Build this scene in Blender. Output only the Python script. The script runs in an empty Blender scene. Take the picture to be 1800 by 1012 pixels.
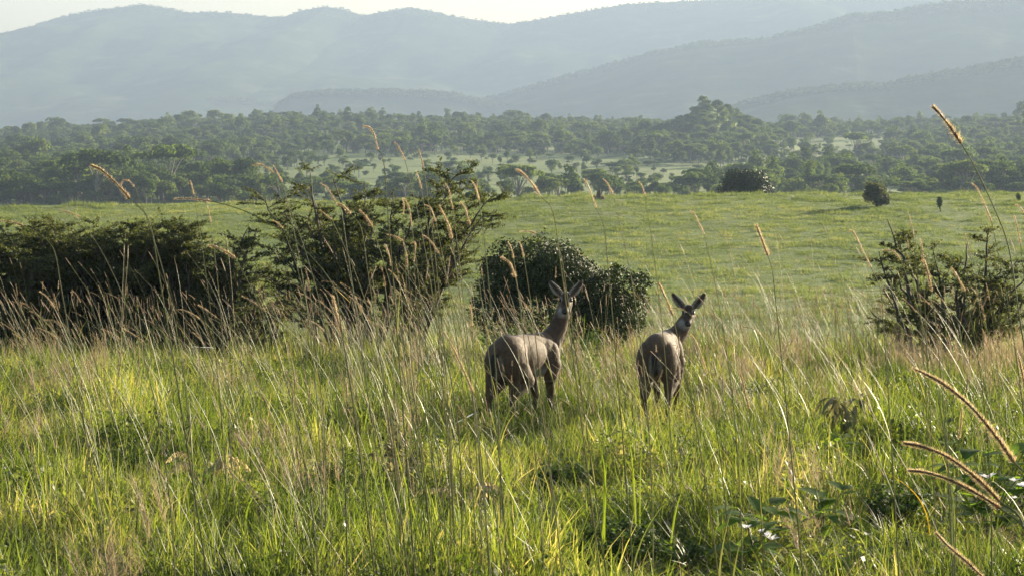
import bpy, math, random
import numpy as np
from mathutils import Vector, Matrix
R = math.radians
rng = np.random.default_rng(11)
random.seed(5)
scene = bpy.context.scene
COL = scene.collection

# ------------------------------------------------------------------ camera, world, sun, exposure
CZ = 2.1                      # eye height above the ground under the camera
F = 4060.0                    # focal length in photo pixels (1800 wide)
HY = 218.0                    # horizon row in the photo
cam_d = bpy.data.cameras.new('camera'); cam = bpy.data.objects.new('camera', cam_d); COL.objects.link(cam)
cam_d.sensor_width = 36.0; cam_d.lens = F / 1800 * 36.0
PITCH = math.atan((506 - HY) / F)
cam.location = (0, 0, CZ); cam.rotation_euler = (R(90) - PITCH, 0, 0)
cam_d.clip_start = 0.1; cam_d.clip_end = 30000
scene.camera = cam

SUN_AZ, SUN_EL = R(43), R(13.5)     # azimuth clockwise from the view direction (+Y), elevation
world = bpy.data.worlds.new('World'); scene.world = world; world.use_nodes = True
wn = world.node_tree; bg = wn.nodes['Background']
sky = wn.nodes.new('ShaderNodeTexSky'); sky.sky_type = 'NISHITA'; sky.sun_disc = False
sky.sun_elevation = SUN_EL; sky.sun_rotation = SUN_AZ; sky.air_density = 1.0; sky.dust_density = 2.5; sky.ozone_density = 1.0
wn.links.new(sky.outputs[0], bg.inputs[0]); bg.inputs[1].default_value = 0.066
sun_d = bpy.data.lights.new('sun', 'SUN'); sun = bpy.data.objects.new('sun', sun_d); COL.objects.link(sun)
sun_d.energy = 5.0; sun_d.angle = R(0.5); sun_d.color = (1.0, 0.87, 0.64)
SD = Vector((math.sin(SUN_AZ) * math.cos(SUN_EL), math.cos(SUN_AZ) * math.cos(SUN_EL), math.sin(SUN_EL)))
sun.rotation_euler = SD.to_track_quat('Z', 'Y').to_euler(); sun.location = (30, 20, 30)
vs = scene.view_settings
scene.display_settings.display_device = 'sRGB'
vs.view_transform = 'Standard'; vs.look = 'None'; vs.exposure = 2.17; vs.gamma = 1.0
cy = scene.cycles
cy.max_bounces = 6; cy.diffuse_bounces = 3; cy.glossy_bounces = 2; cy.transmission_bounces = 4
cy.transparent_max_bounces = 8; cy.volume_bounces = 0; cy.use_denoising = True
cy.caustics_reflective = False; cy.caustics_refractive = False
cy.use_adaptive_sampling = True; cy.adaptive_threshold = 0.02

# ------------------------------------------------------------------ helpers
def tag(o, label=None, cat=None, group=None, kind=None):
    if label: o['label'] = label
    if cat: o['category'] = cat
    if group: o['group'] = group
    if kind: o['kind'] = kind
    return o

PENDING = []
ORD = ['leftmost', 'second', 'third', 'fourth', 'fifth', 'sixth', 'seventh', 'eighth', 'ninth', 'tenth', 'eleventh', 'twelfth', 'thirteenth', 'fourteenth', 'fifteenth', 'sixteenth', 'seventeenth', 'eighteenth', 'nineteenth', 'twentieth'] + ['twenty-' + w for w in 'first second third fourth fifth sixth seventh eighth ninth'.split()] + ['thirtieth'] + ['thirty-' + w for w in 'first second third fourth fifth sixth seventh eighth ninth'.split()]
def later(o, px, what, where): PENDING.append((what, where, px, o))
def name_pending():
    d = {}
    for what, where, px, o in PENDING: d.setdefault((what, where), []).append((px, o))
    for (what, where), l in d.items():
        l.sort(key=lambda q: q[0]); n = len(l)
        for i, (px, o) in enumerate(l):
            if n == 1: o['label'] = '%s %s' % (what, where)
            elif i == 0: o['label'] = 'leftmost %s %s' % (what, where)
            elif i == n - 1: o['label'] = 'rightmost %s %s' % (what, where)
            elif i < 39: o['label'] = '%s %s from left %s' % (ORD[i], what, where)
            else: o['label'] = '%s %s' % (what, where)

def ray(px, py):
    v = Vector(((px - 900) / F, (506 - py) / F, -1.0))
    return cam.rotation_euler.to_matrix() @ v

def at(px, py, d):
    """world point seen at photo pixel (px,py), at forward distance d"""
    v = ray(px, py); s = d / v.y
    return np.array((v.x * s, d, CZ + v.z * s))

def hash2(ix, iy, seed):
    h = (ix.astype(np.int64) * 374761393 + iy.astype(np.int64) * 668265263 + seed * 982451653) & 0xffffffff
    h = ((h ^ (h >> 13)) * 1274126177) & 0xffffffff
    return ((h ^ (h >> 16)) & 0xffff) / 65535.0

def vnoise(x, y, seed=0):
    x = np.asarray(x, float); y = np.asarray(y, float)
    ix = np.floor(x); iy = np.floor(y); fx = x - ix; fy = y - iy
    fx = fx * fx * (3 - 2 * fx); fy = fy * fy * (3 - 2 * fy)
    a = hash2(ix, iy, seed); b = hash2(ix + 1, iy, seed); c = hash2(ix, iy + 1, seed); d = hash2(ix + 1, iy + 1, seed)
    return (a * (1 - fx) + b * fx) * (1 - fy) + (c * (1 - fx) + d * fx) * fy

def fbm(x, y, seed=0, octv=4):
    s = 0; a = 0.5; t = 0
    for k in range(octv):
        s = s + a * vnoise(x * 2 ** k, y * 2 ** k, seed + k * 7); t += a; a *= 0.5
    return s / t

class Mesh:
    """collects vertices and polygons as arrays"""
    def __init__(s): s.v = []; s.q = []; s.t = []; s.n = 0; s.mq = []; s.mt = []
    def add(s, v, q=None, t=None, m=0):
        v = np.asarray(v, float).reshape(-1, 3); s.v.append(v)
        if q is not None and len(q): q = np.asarray(q, int).reshape(-1, 4); s.q.append(q + s.n); s.mq.append(np.full(len(q), m))
        if t is not None and len(t): t = np.asarray(t, int).reshape(-1, 3); s.t.append(t + s.n); s.mt.append(np.full(len(t), m))
        s.n += len(v)
    def data(s, name, mats, smooth=True):
        v = np.concatenate(s.v); q = np.concatenate(s.q) if s.q else np.zeros((0, 4), int); t = np.concatenate(s.t) if s.t else np.zeros((0, 3), int)
        me = bpy.data.meshes.new(name)
        me.vertices.add(len(v)); me.vertices.foreach_set('co', v.ravel().astype(np.float32))
        nl = 4 * len(q) + 3 * len(t)
        me.loops.add(nl); me.loops.foreach_set('vertex_index', np.concatenate([q.ravel(), t.ravel()]).astype(np.int32))
        me.polygons.add(len(q) + len(t))
        st = np.concatenate([np.arange(len(q)) * 4, 4 * len(q) + np.arange(len(t)) * 3])
        me.polygons.foreach_set('loop_start', st.astype(np.int32))
        mi = np.concatenate(([np.concatenate(s.mq)] if s.mq else []) + ([np.concatenate(s.mt)] if s.mt else []))
        me.polygons.foreach_set('material_index', mi.astype(np.int32))
        me.polygons.foreach_set('use_smooth', np.full(len(q) + len(t), smooth))
        for m in (mats if isinstance(mats, (list, tuple)) else [mats]): me.materials.append(m)
        me.update(calc_edges=True); me.validate()
        return me
    def obj(s, name, mats, parent=None, smooth=True):
        o = bpy.data.objects.new(name, s.data(name, mats, smooth)); COL.objects.link(o)
        if parent: o.parent = parent
        return o

def empty(name, loc):
    o = bpy.data.objects.new(name, None); COL.objects.link(o); o.location = tuple(loc); o.empty_display_size = 0.2
    return o

def tube(mb, pts, rad, n=5, m=0, caps=True):
    """a tapered tube along a polyline"""
    pts = np.asarray(pts, float); k = len(pts); rad = np.broadcast_to(np.asarray(rad, float), (k,))
    tg = np.gradient(pts, axis=0); tg /= np.linalg.norm(tg, axis=1)[:, None] + 1e-9
    ref = np.array((0.31, 0.87, 0.38)); u = np.cross(tg, ref); u /= np.linalg.norm(u, axis=1)[:, None] + 1e-9
    w = np.cross(tg, u); a = np.arange(n) / n * 2 * math.pi
    v = pts[:, None] + rad[:, None, None] * (np.cos(a)[None, :, None] * u[:, None] + np.sin(a)[None, :, None] * w[:, None])
    i = np.arange(k - 1)[:, None] * n; j = np.arange(n)[None]; j2 = (j + 1) % n
    q = np.stack([i + j, i + j2, i + n + j2, i + n + j], -1)
    mb.add(v.reshape(-1, 3), q.reshape(-1, 4), m=m)

def blades(mb, base, h, ang, lean, width, segs=4, m=0, curl=1.0, wdir=None, power=0.75):
    """grass blades: tapered strips bending over towards ang"""
    n = len(base); t = np.linspace(0, 1, segs + 1)[None, :, None]
    d = np.stack([np.cos(ang), np.sin(ang), np.zeros(n)], -1)[:, None]
    lean = np.broadcast_to(lean, (n,)); h = np.broadcast_to(h, (n,))
    up = np.array((0, 0, 1.0))[None, None]
    L = (h)[:, None, None]; le = lean[:, None, None]
    ctr = base[:, None] + up * L * (t - 0.32 * curl * np.clip(le, 0, 2) * t ** 3) + d * L * le * (0.35 * t + 0.65 * t ** 2)
    if wdir is None: wdir = rng.uniform(0, 2 * math.pi, n)
    wd = np.stack([np.cos(wdir), np.sin(wdir), np.zeros(n)], -1)[:, None]
    tt = t[..., 0]
    w = np.broadcast_to(width, (n,))[:, None] * (np.maximum(1 - tt, 0.04) ** power) * (0.55 + 0.9 * np.minimum(tt * 3, 0.5))
    v = np.stack([ctr - wd * w[..., None] / 2, ctr + wd * w[..., None] / 2], 2)      # n,segs+1,2,3
    i = np.arange(n)[:, None] * (segs + 1) * 2 + np.arange(segs)[None] * 2
    q = np.stack([i, i + 1, i + 3, i + 2], -1)
    mb.add(v.reshape(-1, 3), q.reshape(-1, 4), m=m)

def rand_dirs(n):
    v = rng.normal(size=(n, 3)); return v / (np.linalg.norm(v, axis=1)[:, None] + 1e-9)

def leaves(mb, p, nrm, size, aspect=0.5, rough=0.8, m=0):
    """small leaf-shaped quads (diamonds) at p, facing roughly nrm"""
    n = len(p); size = np.broadcast_to(size, (n,))
    nn = nrm + rough * rand_dirs(n); nn /= np.linalg.norm(nn, axis=1)[:, None] + 1e-9
    a = np.cross(nn, rand_dirs(n)); a /= np.linalg.norm(a, axis=1)[:, None] + 1e-9
    b = np.cross(nn, a)
    s = size[:, None] / 2
    v = np.stack([p - a * s, p + b * s * aspect - a * s * 0.15, p + a * s + nn * s * 0.2, p - b * s * aspect + a * s * 0.1], 1)
    mb.add(v.reshape(-1, 3), np.arange(4 * n).reshape(-1, 4), m=m)

# ------------------------------------------------------------------ materials
def new_mat(name):
    m = bpy.data.materials.new(name); m.use_nodes = True; nt = m.node_tree; nt.nodes.clear()
    return m, nt, nt.nodes, nt.links
def rgb(c): return (c[0], c[1], c[2], 1.0)

def ramp(N, stops, interp='LINEAR'):
    r = N.new('ShaderNodeValToRGB'); r.color_ramp.interpolation = interp
    while len(r.color_ramp.elements) < len(stops): r.color_ramp.elements.new(0.5)
    for e, (p, c) in zip(r.color_ramp.elements, stops): e.position = p; e.color = rgb(c)
    return r

def leaf_mat(name, stops, transl=0.4, tint=(1.6, 1.7, 0.7), rough=0.55, spec=0.3, w_island=0.55, w_obj=0.3, patch=0.0, pscale=0.25, patch2=0.0, p2scale=2.0):
    """foliage: colour by leaf, by plant and by patch of ground; diffuse + translucent + a little gloss"""
    m, nt, N, L = new_mat(name)
    geo = N.new('ShaderNodeNewGeometry'); oi = N.new('ShaderNodeObjectInfo')
    def mul(a, k):
        x = N.new('ShaderNodeMath'); x.operation = 'MULTIPLY'; L.new(a, x.inputs[0]); x.inputs[1].default_value = k; return x.outputs[0]
    def add(a, b):
        x = N.new('ShaderNodeMath'); x.operation = 'ADD'; L.new(a, x.inputs[0]); L.new(b, x.inputs[1]); return x.outputs[0]
    f = add(mul(geo.outputs['Random Per Island'], w_island), mul(oi.outputs['Random'], w_obj))
    rest = 1 - w_island - w_obj
    if patch or patch2:
        for k, s in ((patch, pscale), (patch2, p2scale)):
            if not k: continue
            nz = N.new('ShaderNodeTexNoise'); nz.inputs['Scale'].default_value = s; nz.inputs['Detail'].default_value = 3
            L.new(geo.outputs['Position'], nz.inputs['Vector'])
            mr = N.new('ShaderNodeMapRange'); mr.inputs[1].default_value = 0.35; mr.inputs[2].default_value = 0.65; mr.inputs[3].default_value = -0.5; mr.inputs[4].default_value = 0.5
            L.new(nz.outputs[0], mr.inputs[0]); f = add(f, mul(mr.outputs[0], k))
    if rest > 0:
        x = N.new('ShaderNodeMath'); x.operation = 'ADD'; L.new(f, x.inputs[0]); x.inputs[1].default_value = rest * 0.5; f = x.outputs[0]
    cr = ramp(N, stops); L.new(f, cr.inputs[0])
    pb = N.new('ShaderNodeBsdfPrincipled'); L.new(cr.outputs[0], pb.inputs['Base Color'])
    pb.inputs['Roughness'].default_value = rough; pb.inputs['Specular IOR Level'].default_value = spec
    tr = N.new('ShaderNodeBsdfTranslucent'); mx = N.new('ShaderNodeMixRGB'); mx.blend_type = 'MULTIPLY'; mx.inputs[0].default_value = 1
    L.new(cr.outputs[0], mx.inputs[1]); mx.inputs[2].default_value = rgb(tint); L.new(mx.outputs[0], tr.inputs[0])
    ms = N.new('ShaderNodeMixShader'); ms.inputs[0].default_value = transl
    L.new(pb.outputs[0], ms.inputs[1]); L.new(tr.outputs[0], ms.inputs[2])
    out = N.new('ShaderNodeOutputMaterial'); L.new(ms.outputs[0], out.inputs[0])
    return m

def plain_mat(name, col, col2=None, scale=8, rough=0.8, bump=0.0, spec=0.3, attr=None, sheen=0.0):
    m, nt, N, L = new_mat(name)
    pb = N.new('ShaderNodeBsdfPrincipled'); pb.inputs['Roughness'].default_value = rough; pb.inputs['Specular IOR Level'].default_value = spec
    tc = N.new('ShaderNodeTexCoord'); nz = N.new('ShaderNodeTexNoise'); nz.inputs['Scale'].default_value = scale; nz.inputs['Detail'].default_value = 5
    L.new(tc.outputs['Object'], nz.inputs['Vector'])
    if attr:
        at_ = N.new('ShaderNodeAttribute'); at_.attribute_name = attr
        mr = N.new('ShaderNodeMapRange'); mr.inputs[1].default_value = 0.3; mr.inputs[2].default_value = 0.7; mr.inputs[3].default_value = 0.74; mr.inputs[4].default_value = 1.18
        L.new(nz.outputs[0], mr.inputs[0])
        hs = N.new('ShaderNodeVectorMath'); hs.operation = 'SCALE'; L.new(at_.outputs['Color'], hs.inputs[0]); L.new(mr.outputs[0], hs.inputs['Scale'])
        L.new(hs.outputs[0], pb.inputs['Base Color'])
    else:
        cr = ramp(N, [(0.3, col), (0.7, col2 or col)]); L.new(nz.outputs[0], cr.inputs[0]); L.new(cr.outputs[0], pb.inputs['Base Color'])
    if sheen:
        pb.inputs['Sheen Weight'].default_value = sheen; pb.inputs['Sheen Roughness'].default_value = 0.35
    if bump:
        b = N.new('ShaderNodeBump'); b.inputs['Strength'].default_value = bump; b.inputs['Distance'].default_value = 0.02
        L.new(nz.outputs[0], b.inputs['Height']); L.new(b.outputs[0], pb.inputs['Normal'])
    out = N.new('ShaderNodeOutputMaterial'); L.new(pb.outputs[0], out.inputs[0])
    return m

M = {}
M['grass'] = leaf_mat('green_grass', [(0.0, (0.015, 0.026, 0.008)), (0.3, (0.045, 0.07, 0.016)), (0.55, (0.11, 0.14, 0.032)), (0.8, (0.165, 0.19, 0.05)), (1.0, (0.34, 0.29, 0.15))],
                      transl=0.5, tint=(1.6, 1.62, 0.68), rough=0.5, spec=0.3, w_island=0.6, w_obj=0.25, patch=0.35, pscale=0.4, patch2=0.48, p2scale=1.3)  # finer patch noise deepens the tone, painting shaded gaps between tufts
M['straw'] = leaf_mat('dry_straw', [(0.0, (0.16, 0.12, 0.06)), (0.5, (0.30, 0.24, 0.13)), (1.0, (0.45, 0.38, 0.24))], transl=0.35, tint=(1.2, 1.1, 0.8), rough=0.6, spec=0.25)
M['pink'] = leaf_mat('dry_panicle', [(0.0, (0.25, 0.19, 0.12)), (0.5, (0.38, 0.31, 0.20)), (1.0, (0.52, 0.45, 0.31))], transl=0.4, tint=(1.1, 1.0, 0.85), rough=0.6)
M['stem'] = leaf_mat('grass_stem', [(0.0, (0.07, 0.10, 0.03)), (0.5, (0.16, 0.165, 0.06)), (1.0, (0.33, 0.27, 0.13))], transl=0.25, rough=0.5, spec=0.35, w_island=0.6, w_obj=0.4)
M['head'] = leaf_mat('seed_head', [(0.0, (0.22, 0.165, 0.105)), (0.5, (0.36, 0.285, 0.19)), (1.0, (0.55, 0.47, 0.34))], transl=0.45, tint=(1.15, 1.05, 0.85), rough=0.5, w_island=0.5, w_obj=0.4)
M['head_dark'] = leaf_mat('brown_seed_head', [(0.0, (0.085, 0.055, 0.035)), (0.5, (0.17, 0.12, 0.075)), (1.0, (0.40, 0.31, 0.20))], transl=0.4, tint=(1.3, 1.15, 0.85), rough=0.5)
M['short'] = leaf_mat('short_grass', [(0.0, (0.055, 0.075, 0.024)), (0.4, (0.10, 0.125, 0.040)), (0.75, (0.15, 0.168, 0.064)), (1.0, (0.24, 0.22, 0.115))],
                      transl=0.45, tint=(1.5, 1.6, 0.75), rough=0.6, w_island=0.15, w_obj=0.6, patch=0.35, pscale=0.06, patch2=0.35, p2scale=0.7)
M['tree'] = leaf_mat('tree_leaves', [(0.0, (0.024, 0.040, 0.013)), (0.5, (0.065, 0.095, 0.028)), (1.0, (0.14, 0.165, 0.055))], transl=0.5, tint=(1.5, 1.6, 0.7), rough=0.8, spec=0.08, w_island=0.35, w_obj=0.6)
M['acacia'] = leaf_mat('acacia_leaves', [(0.0, (0.03, 0.040, 0.014)), (0.5, (0.062, 0.076, 0.026)), (1.0, (0.12, 0.12, 0.045))], transl=0.42, tint=(1.5, 1.5, 0.7), rough=0.6, w_island=0.7, w_obj=0.1)
M['darkleaf'] = leaf_mat('dark_glossy_leaves', [(0.0, (0.012, 0.020, 0.009)), (0.5, (0.024, 0.038, 0.013)), (1.0, (0.060, 0.078, 0.024))], transl=0.12, tint=(1.6, 1.7, 0.6), rough=0.55, spec=0.12, w_island=0.8, w_obj=0.0)
M['herb'] = leaf_mat('herb_leaves', [(0.0, (0.02, 0.038, 0.012)), (0.5, (0.045, 0.075, 0.02)), (1.0, (0.09, 0.12, 0.03))], transl=0.4, tint=(1.6, 1.8, 0.5), rough=0.6, spec=0.15, w_island=0.8, w_obj=0.1)
M['broad'] = leaf_mat('broad_leaves', [(0.0, (0.05, 0.09, 0.03)), (0.5, (0.10, 0.16, 0.045)), (1.0, (0.16, 0.23, 0.06))], transl=0.62, tint=(1.8, 1.9, 0.5), rough=0.6, spec=0.12, w_island=0.9, w_obj=0.0)
M['dead'] = leaf_mat('dead_leaves', [(0.0, (0.08, 0.085, 0.042)), (0.5, (0.17, 0.165, 0.085)), (1.0, (0.30, 0.28, 0.16))], transl=0.5, tint=(1.2, 1.1, 0.8), rough=0.7, w_island=0.9, w_obj=0.0)
M['tan'] = leaf_mat('tan_fronds', [(0.0, (0.24, 0.20, 0.12)), (0.5, (0.42, 0.36, 0.22)), (1.0, (0.60, 0.53, 0.36))], transl=0.5, tint=(1.2, 1.1, 0.8), rough=0.6, w_island=0.9, w_obj=0.0)
M['petal'] = leaf_mat('white_petal', [(0.0, (0.75, 0.73, 0.74)), (1.0, (0.85, 0.84, 0.82))], transl=0.4, tint=(1, 1, 1), rough=0.5)
M['yellow'] = leaf_mat('yellow_blade', [(0.0, (0.5, 0.34, 0.03)), (1.0, (0.6, 0.45, 0.05))], transl=0.4, tint=(1.2, 1.1, 0.6), rough=0.5)
M['bristle'] = leaf_mat('rimlit_seed_bristle', [(0.0, (0.45, 0.36, 0.22)), (1.0, (0.75, 0.64, 0.44))], transl=0.6, tint=(1.1, 1.0, 0.85), rough=0.4, spec=0.4)  # pale gold puts the sunlit rim of the heads into the bristle colour
M['bark'] = plain_mat('bark', (0.05, 0.04, 0.03), (0.12, 0.10, 0.08), 12, 0.9, 0.4)
M['palebark'] = plain_mat('pale_bark', (0.09, 0.08, 0.065), (0.2, 0.18, 0.15), 3, 0.9, 0.3)
M['mound'] = plain_mat('termite_earth', (0.09, 0.06, 0.045), (0.16, 0.11, 0.08), 6, 0.95, 0.6)

def ground_mat():
    m, nt, N, L = new_mat('ground'); geo = N.new('ShaderNodeNewGeometry')
    n1 = N.new('ShaderNodeTexNoise'); n1.inputs['Scale'].default_value = 0.04; n1.inputs['Detail'].default_value = 6; n1.inputs['Roughness'].default_value = 0.65
    n2 = N.new('ShaderNodeTexNoise'); n2.inputs['Scale'].default_value = 2.2; n2.inputs['Detail'].default_value = 5
    L.new(geo.outputs['Position'], n1.inputs['Vector']); L.new(geo.outputs['Position'], n2.inputs['Vector'])
    sep = N.new('ShaderNodeSeparateXYZ'); L.new(geo.outputs['Position'], sep.inputs[0])
    near = ramp(N, [(0.3, (0.022, 0.020, 0.012)), (0.7, (0.060, 0.050, 0.028))]); L.new(n2.outputs[0], near.inputs[0])
    far = ramp(N, [(0.3, (0.075, 0.105, 0.028)), (0.5, (0.11, 0.15, 0.036)), (0.7, (0.14, 0.155, 0.052))]); L.new(n1.outputs[0], far.inputs[0])
    mr = N.new('ShaderNodeMapRange'); mr.inputs[1].default_value = 35; mr.inputs[2].default_value = 110; L.new(sep.outputs[1], mr.inputs[0])
    mx = N.new('ShaderNodeMixRGB'); L.new(mr.outputs[0], mx.inputs[0]); L.new(near.outputs[0], mx.inputs[1]); L.new(far.outputs[0], mx.inputs[2])
    pb = N.new('ShaderNodeBsdfPrincipled'); pb.inputs['Roughness'].default_value = 0.95; pb.inputs['Specular IOR Level'].default_value = 0.1
    L.new(mx.outputs[0], pb.inputs['Base Color'])
    b = N.new('ShaderNodeBump'); b.inputs['Strength'].default_value = 0.6; b.inputs['Distance'].default_value = 0.08
    L.new(n2.outputs[0], b.inputs['Height']); L.new(b.outputs[0], pb.inputs['Normal'])
    out = N.new('ShaderNodeOutputMaterial'); L.new(pb.outputs[0], out.inputs[0]); return m
M['ground'] = ground_mat()
def hill_mat():
    m, nt, N, L = new_mat('forested_hill'); geo = N.new('ShaderNodeNewGeometry')
    n1 = N.new('ShaderNodeTexNoise'); n1.inputs['Scale'].default_value = 0.012; n1.inputs['Detail'].default_value = 8; n1.inputs['Roughness'].default_value = 0.7
    L.new(geo.outputs['Position'], n1.inputs['Vector'])
    cr = ramp(N, [(0.35, (0.03, 0.042, 0.018)), (0.55, (0.055, 0.07, 0.03)), (0.7, (0.11, 0.12, 0.055))]); L.new(n1.outputs[0], cr.inputs[0])
    pb = N.new('ShaderNodeBsdfPrincipled'); pb.inputs['Roughness'].default_value = 1.0; pb.inputs['Specular IOR Level'].default_value = 0.0
    L.new(cr.outputs[0], pb.inputs['Base Color']); out = N.new('ShaderNodeOutputMaterial'); L.new(pb.outputs[0], out.inputs[0]); return m
M['hill'] = hill_mat()

# ------------------------------------------------------------------ terrain
EY = np.array([-200, -30, 0, 13, 20, 26, 34, 45, 60, 80, 100, 120, 140, 160, 180, 200, 212, 225, 260, 340, 420, 520, 650, 800, 950, 1100, 1230, 1330, 1500, 2000, 3000, 12000.])
EZ = np.array([-1.5, -1.9, -2.1, -2.5, -2.70, -2.98, -3.6, -4.6, -6.6, -8.9, -10.2, -10.9, -10.3, -9.2, -8.1, -7.05, -6.62, -7.6, -14, -17, -18, -16.6, -16.8, -15.2, -11.8, -8.0, -4.2, -3.0, -8, -35, -45, -45.])
CRX = [-2000, 0, 150, 300, 450, 600, 800, 900, 1050, 1150, 1400, 1500, 1650, 1800, 3500]      # rows of the wooded hill's ground crest
CRY = [266, 250, 243, 234, 225, 222, 226, 230, 232, 226, 234, 231, 228, 224, 210]
def ground_e(x, y):
    x = np.asarray(x, float); y = np.asarray(y, float)
    e = np.interp(y, EY, EZ)
    ys = np.maximum(y, 60)
    px = 900 + x / ys * F
    w = np.clip((y - 500) / 700, 0, 1) * np.clip((1700 - y) / 350, 0, 1)          # wooded hill follows its skyline
    e = e + w ** 2 * (HY + 12 - np.interp(px, CRX, CRY)) / F * 1230
    e = e + 7 * np.exp(-((px - 1248) / 26) ** 2 - ((y - 1010) / 60) ** 2) + 9.5 * np.exp(-((px - 1243) / 85) ** 2 - ((y - 1010) / 75) ** 2) + 5 * np.exp(-((px - 1320) / 60) ** 2 - ((y - 1010) / 60) ** 2)
    wp = np.clip((y - 110) / 95, 0, 1) * np.clip((330 - y) / 90, 0, 1)           # the plain tilts down to the left
    e = e + wp * np.interp(px, [-500, 0, 450, 900, 1250, 1800, 2400], [-1.3, -0.95, -0.6, -0.15, 0.2, 0.3, 0.35])
    e = e + (np.clip(y / 60, 0.4, 1) * 0.14 + np.clip((y - 60) / 60, 0, 1) * 0.10) * (fbm(x / 5, y / 5, 3, 4) - 0.5)
    e = e + np.clip((y - 400) / 600, 0, 1) * 5 * (fbm(x / 70, y / 70, 21, 3) - 0.5)
    return e
def gz(x, y): return CZ + ground_e(x, y)
def gp(px, d):
    """ground point under photo column px at distance d"""
    x = (px - 900) / F * d
    return np.array((x, d, float(gz(x, d))))

ry = np.concatenate([np.linspace(-40, 10, 40), np.arange(10.25, 50, 0.3), 50 * (300 / 50) ** (np.arange(0, 161) / 160), 300 * (5300 / 300) ** (np.arange(1, 221) / 220)])
nu = 301; u = np.linspace(-1, 1, nu); u = np.sign(u) * np.abs(u) ** 1.25
Yg, Ug = np.meshgrid(ry, u, indexing='ij'); Xg = Ug * (16 + 0.42 * np.abs(Yg))
g = Mesh(); i = np.arange(len(ry) - 1)[:, None] * nu + np.arange(nu - 1)[None]
g.add(np.stack([Xg, Yg, gz(Xg, Yg)], -1).reshape(-1, 3), np.stack([i, i + 1, i + nu + 1, i + nu], -1).reshape(-1, 4))
tag(g.obj('ground', M['ground']), kind='structure')

# hill ranges: skylines as photo rows at their real distance, with flanks in front and behind
RIDGES = [
 ('far_mountain_range', 4500, 1600, [(-900, 190), (-300, 120), (0, 64), (60, 50), (130, 28), (190, 18), (260, 11), (290, 16), (330, 24), (400, 24), (440, 28), (500, 33), (530, 21), (575, 14), (600, 18), (640, 30), (700, 19), (730, 16), (800, 32), (830, 36), (870, 42), (900, 44), (960, 34), (1050, 18), (1100, 9), (1150, 7), (1250, 2), (1350, -8), (1500, -25), (1800, -40), (2700, 0)]),
 ('right_mountain_spur', 3200, 1000, [(300, 232), (600, 218), (780, 192), (900, 163), (1000, 133), (1080, 113), (1150, 93), (1230, 77), (1350, 70), (1380, 60), (1440, 48), (1490, 28), (1560, 24), (1640, 9), (1700, 3), (1800, 0), (2600, -30)]),
 ('lower_right_spur', 2350, 550, [(1100, 232), (1200, 218), (1310, 183), (1380, 165), (1450, 154), (1560, 149), (1640, 133), (1720, 119), (1800, 105), (2300, 60)]),
 ('low_wooded_ridge', 3000, 450, [(440, 235), (480, 200), (500, 178), (520, 168), (580, 160), (700, 161), (760, 163), (800, 167), (850, 180), (950, 197), (1100, 222), (1300, 235)]),
 ('low_left_hill', 3500, 600, [(-100, 228), (50, 219), (150, 206), (220, 192), (300, 180), (370, 174), (420, 176), (500, 186), (700, 214), (850, 228)]),
]
ridge_crests = []
for k, (name, D, run, pl) in enumerate(RIDGES):
    pl = np.array(pl, float); pxs = np.arange(pl[0, 0], pl[-1, 0], 2.2 if k else 2.0)
    top = (HY - np.interp(pxs, pl[:, 0], pl[:, 1])) / F * D + 45           # crest height over the plain at -45
    sm = np.interp(pxs, pl[:, 0], pl[:, 1])
    s = np.concatenate([np.linspace(-1, -0.06, 50), np.linspace(-0.055, 0.05, 18), np.linspace(0.1, 0.7, 10)])
    S, P = np.meshgrid(s, pxs, indexing='ij'); T = np.broadcast_to(top, S.shape)
    yy = D + S * run; xx = (P - 900) / F * D + S * run * 0.12
    prof = np.where(S < 0, (1 + S) ** 1.25, 1 - np.clip(S / 0.75, 0, 1) ** 1.6)
    rid = fbm(xx / 260, yy / 520, 40 + k, 4) - 0.5
    zz = T * prof + T * 0.55 * rid * np.clip(-S * 4, 0, 1) * (1 + S) + 2.5 * (fbm(xx / 22, yy / 22, 60 + k, 3) - 0.5)
    zz = np.maximum(zz, -3)
    zz = CZ - 45 + zz
    g = Mesh(); n = len(pxs); i = np.arange(len(s) - 1)[:, None] * n + np.arange(n - 1)[None]
    g.add(np.stack([xx, yy, zz], -1).reshape(-1, 3), np.stack([i, i + 1, i + n + 1, i + n], -1).reshape(-1, 4))
    tag(g.obj(name, M['hill']), kind='structure')
    ridge_crests.append((S, xx, yy, zz, D, P))

# ------------------------------------------------------------------ scattering (one stuff object each)
def source(name, meshes):
    c = bpy.data.collections.new(name)
    for k, me in enumerate(meshes):
        o = bpy.data.objects.new('%s_%s' % (name, 'abcdefghijklmnopqrstuvwxyz'[k]), me); c.objects.link(o)
    return c

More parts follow.
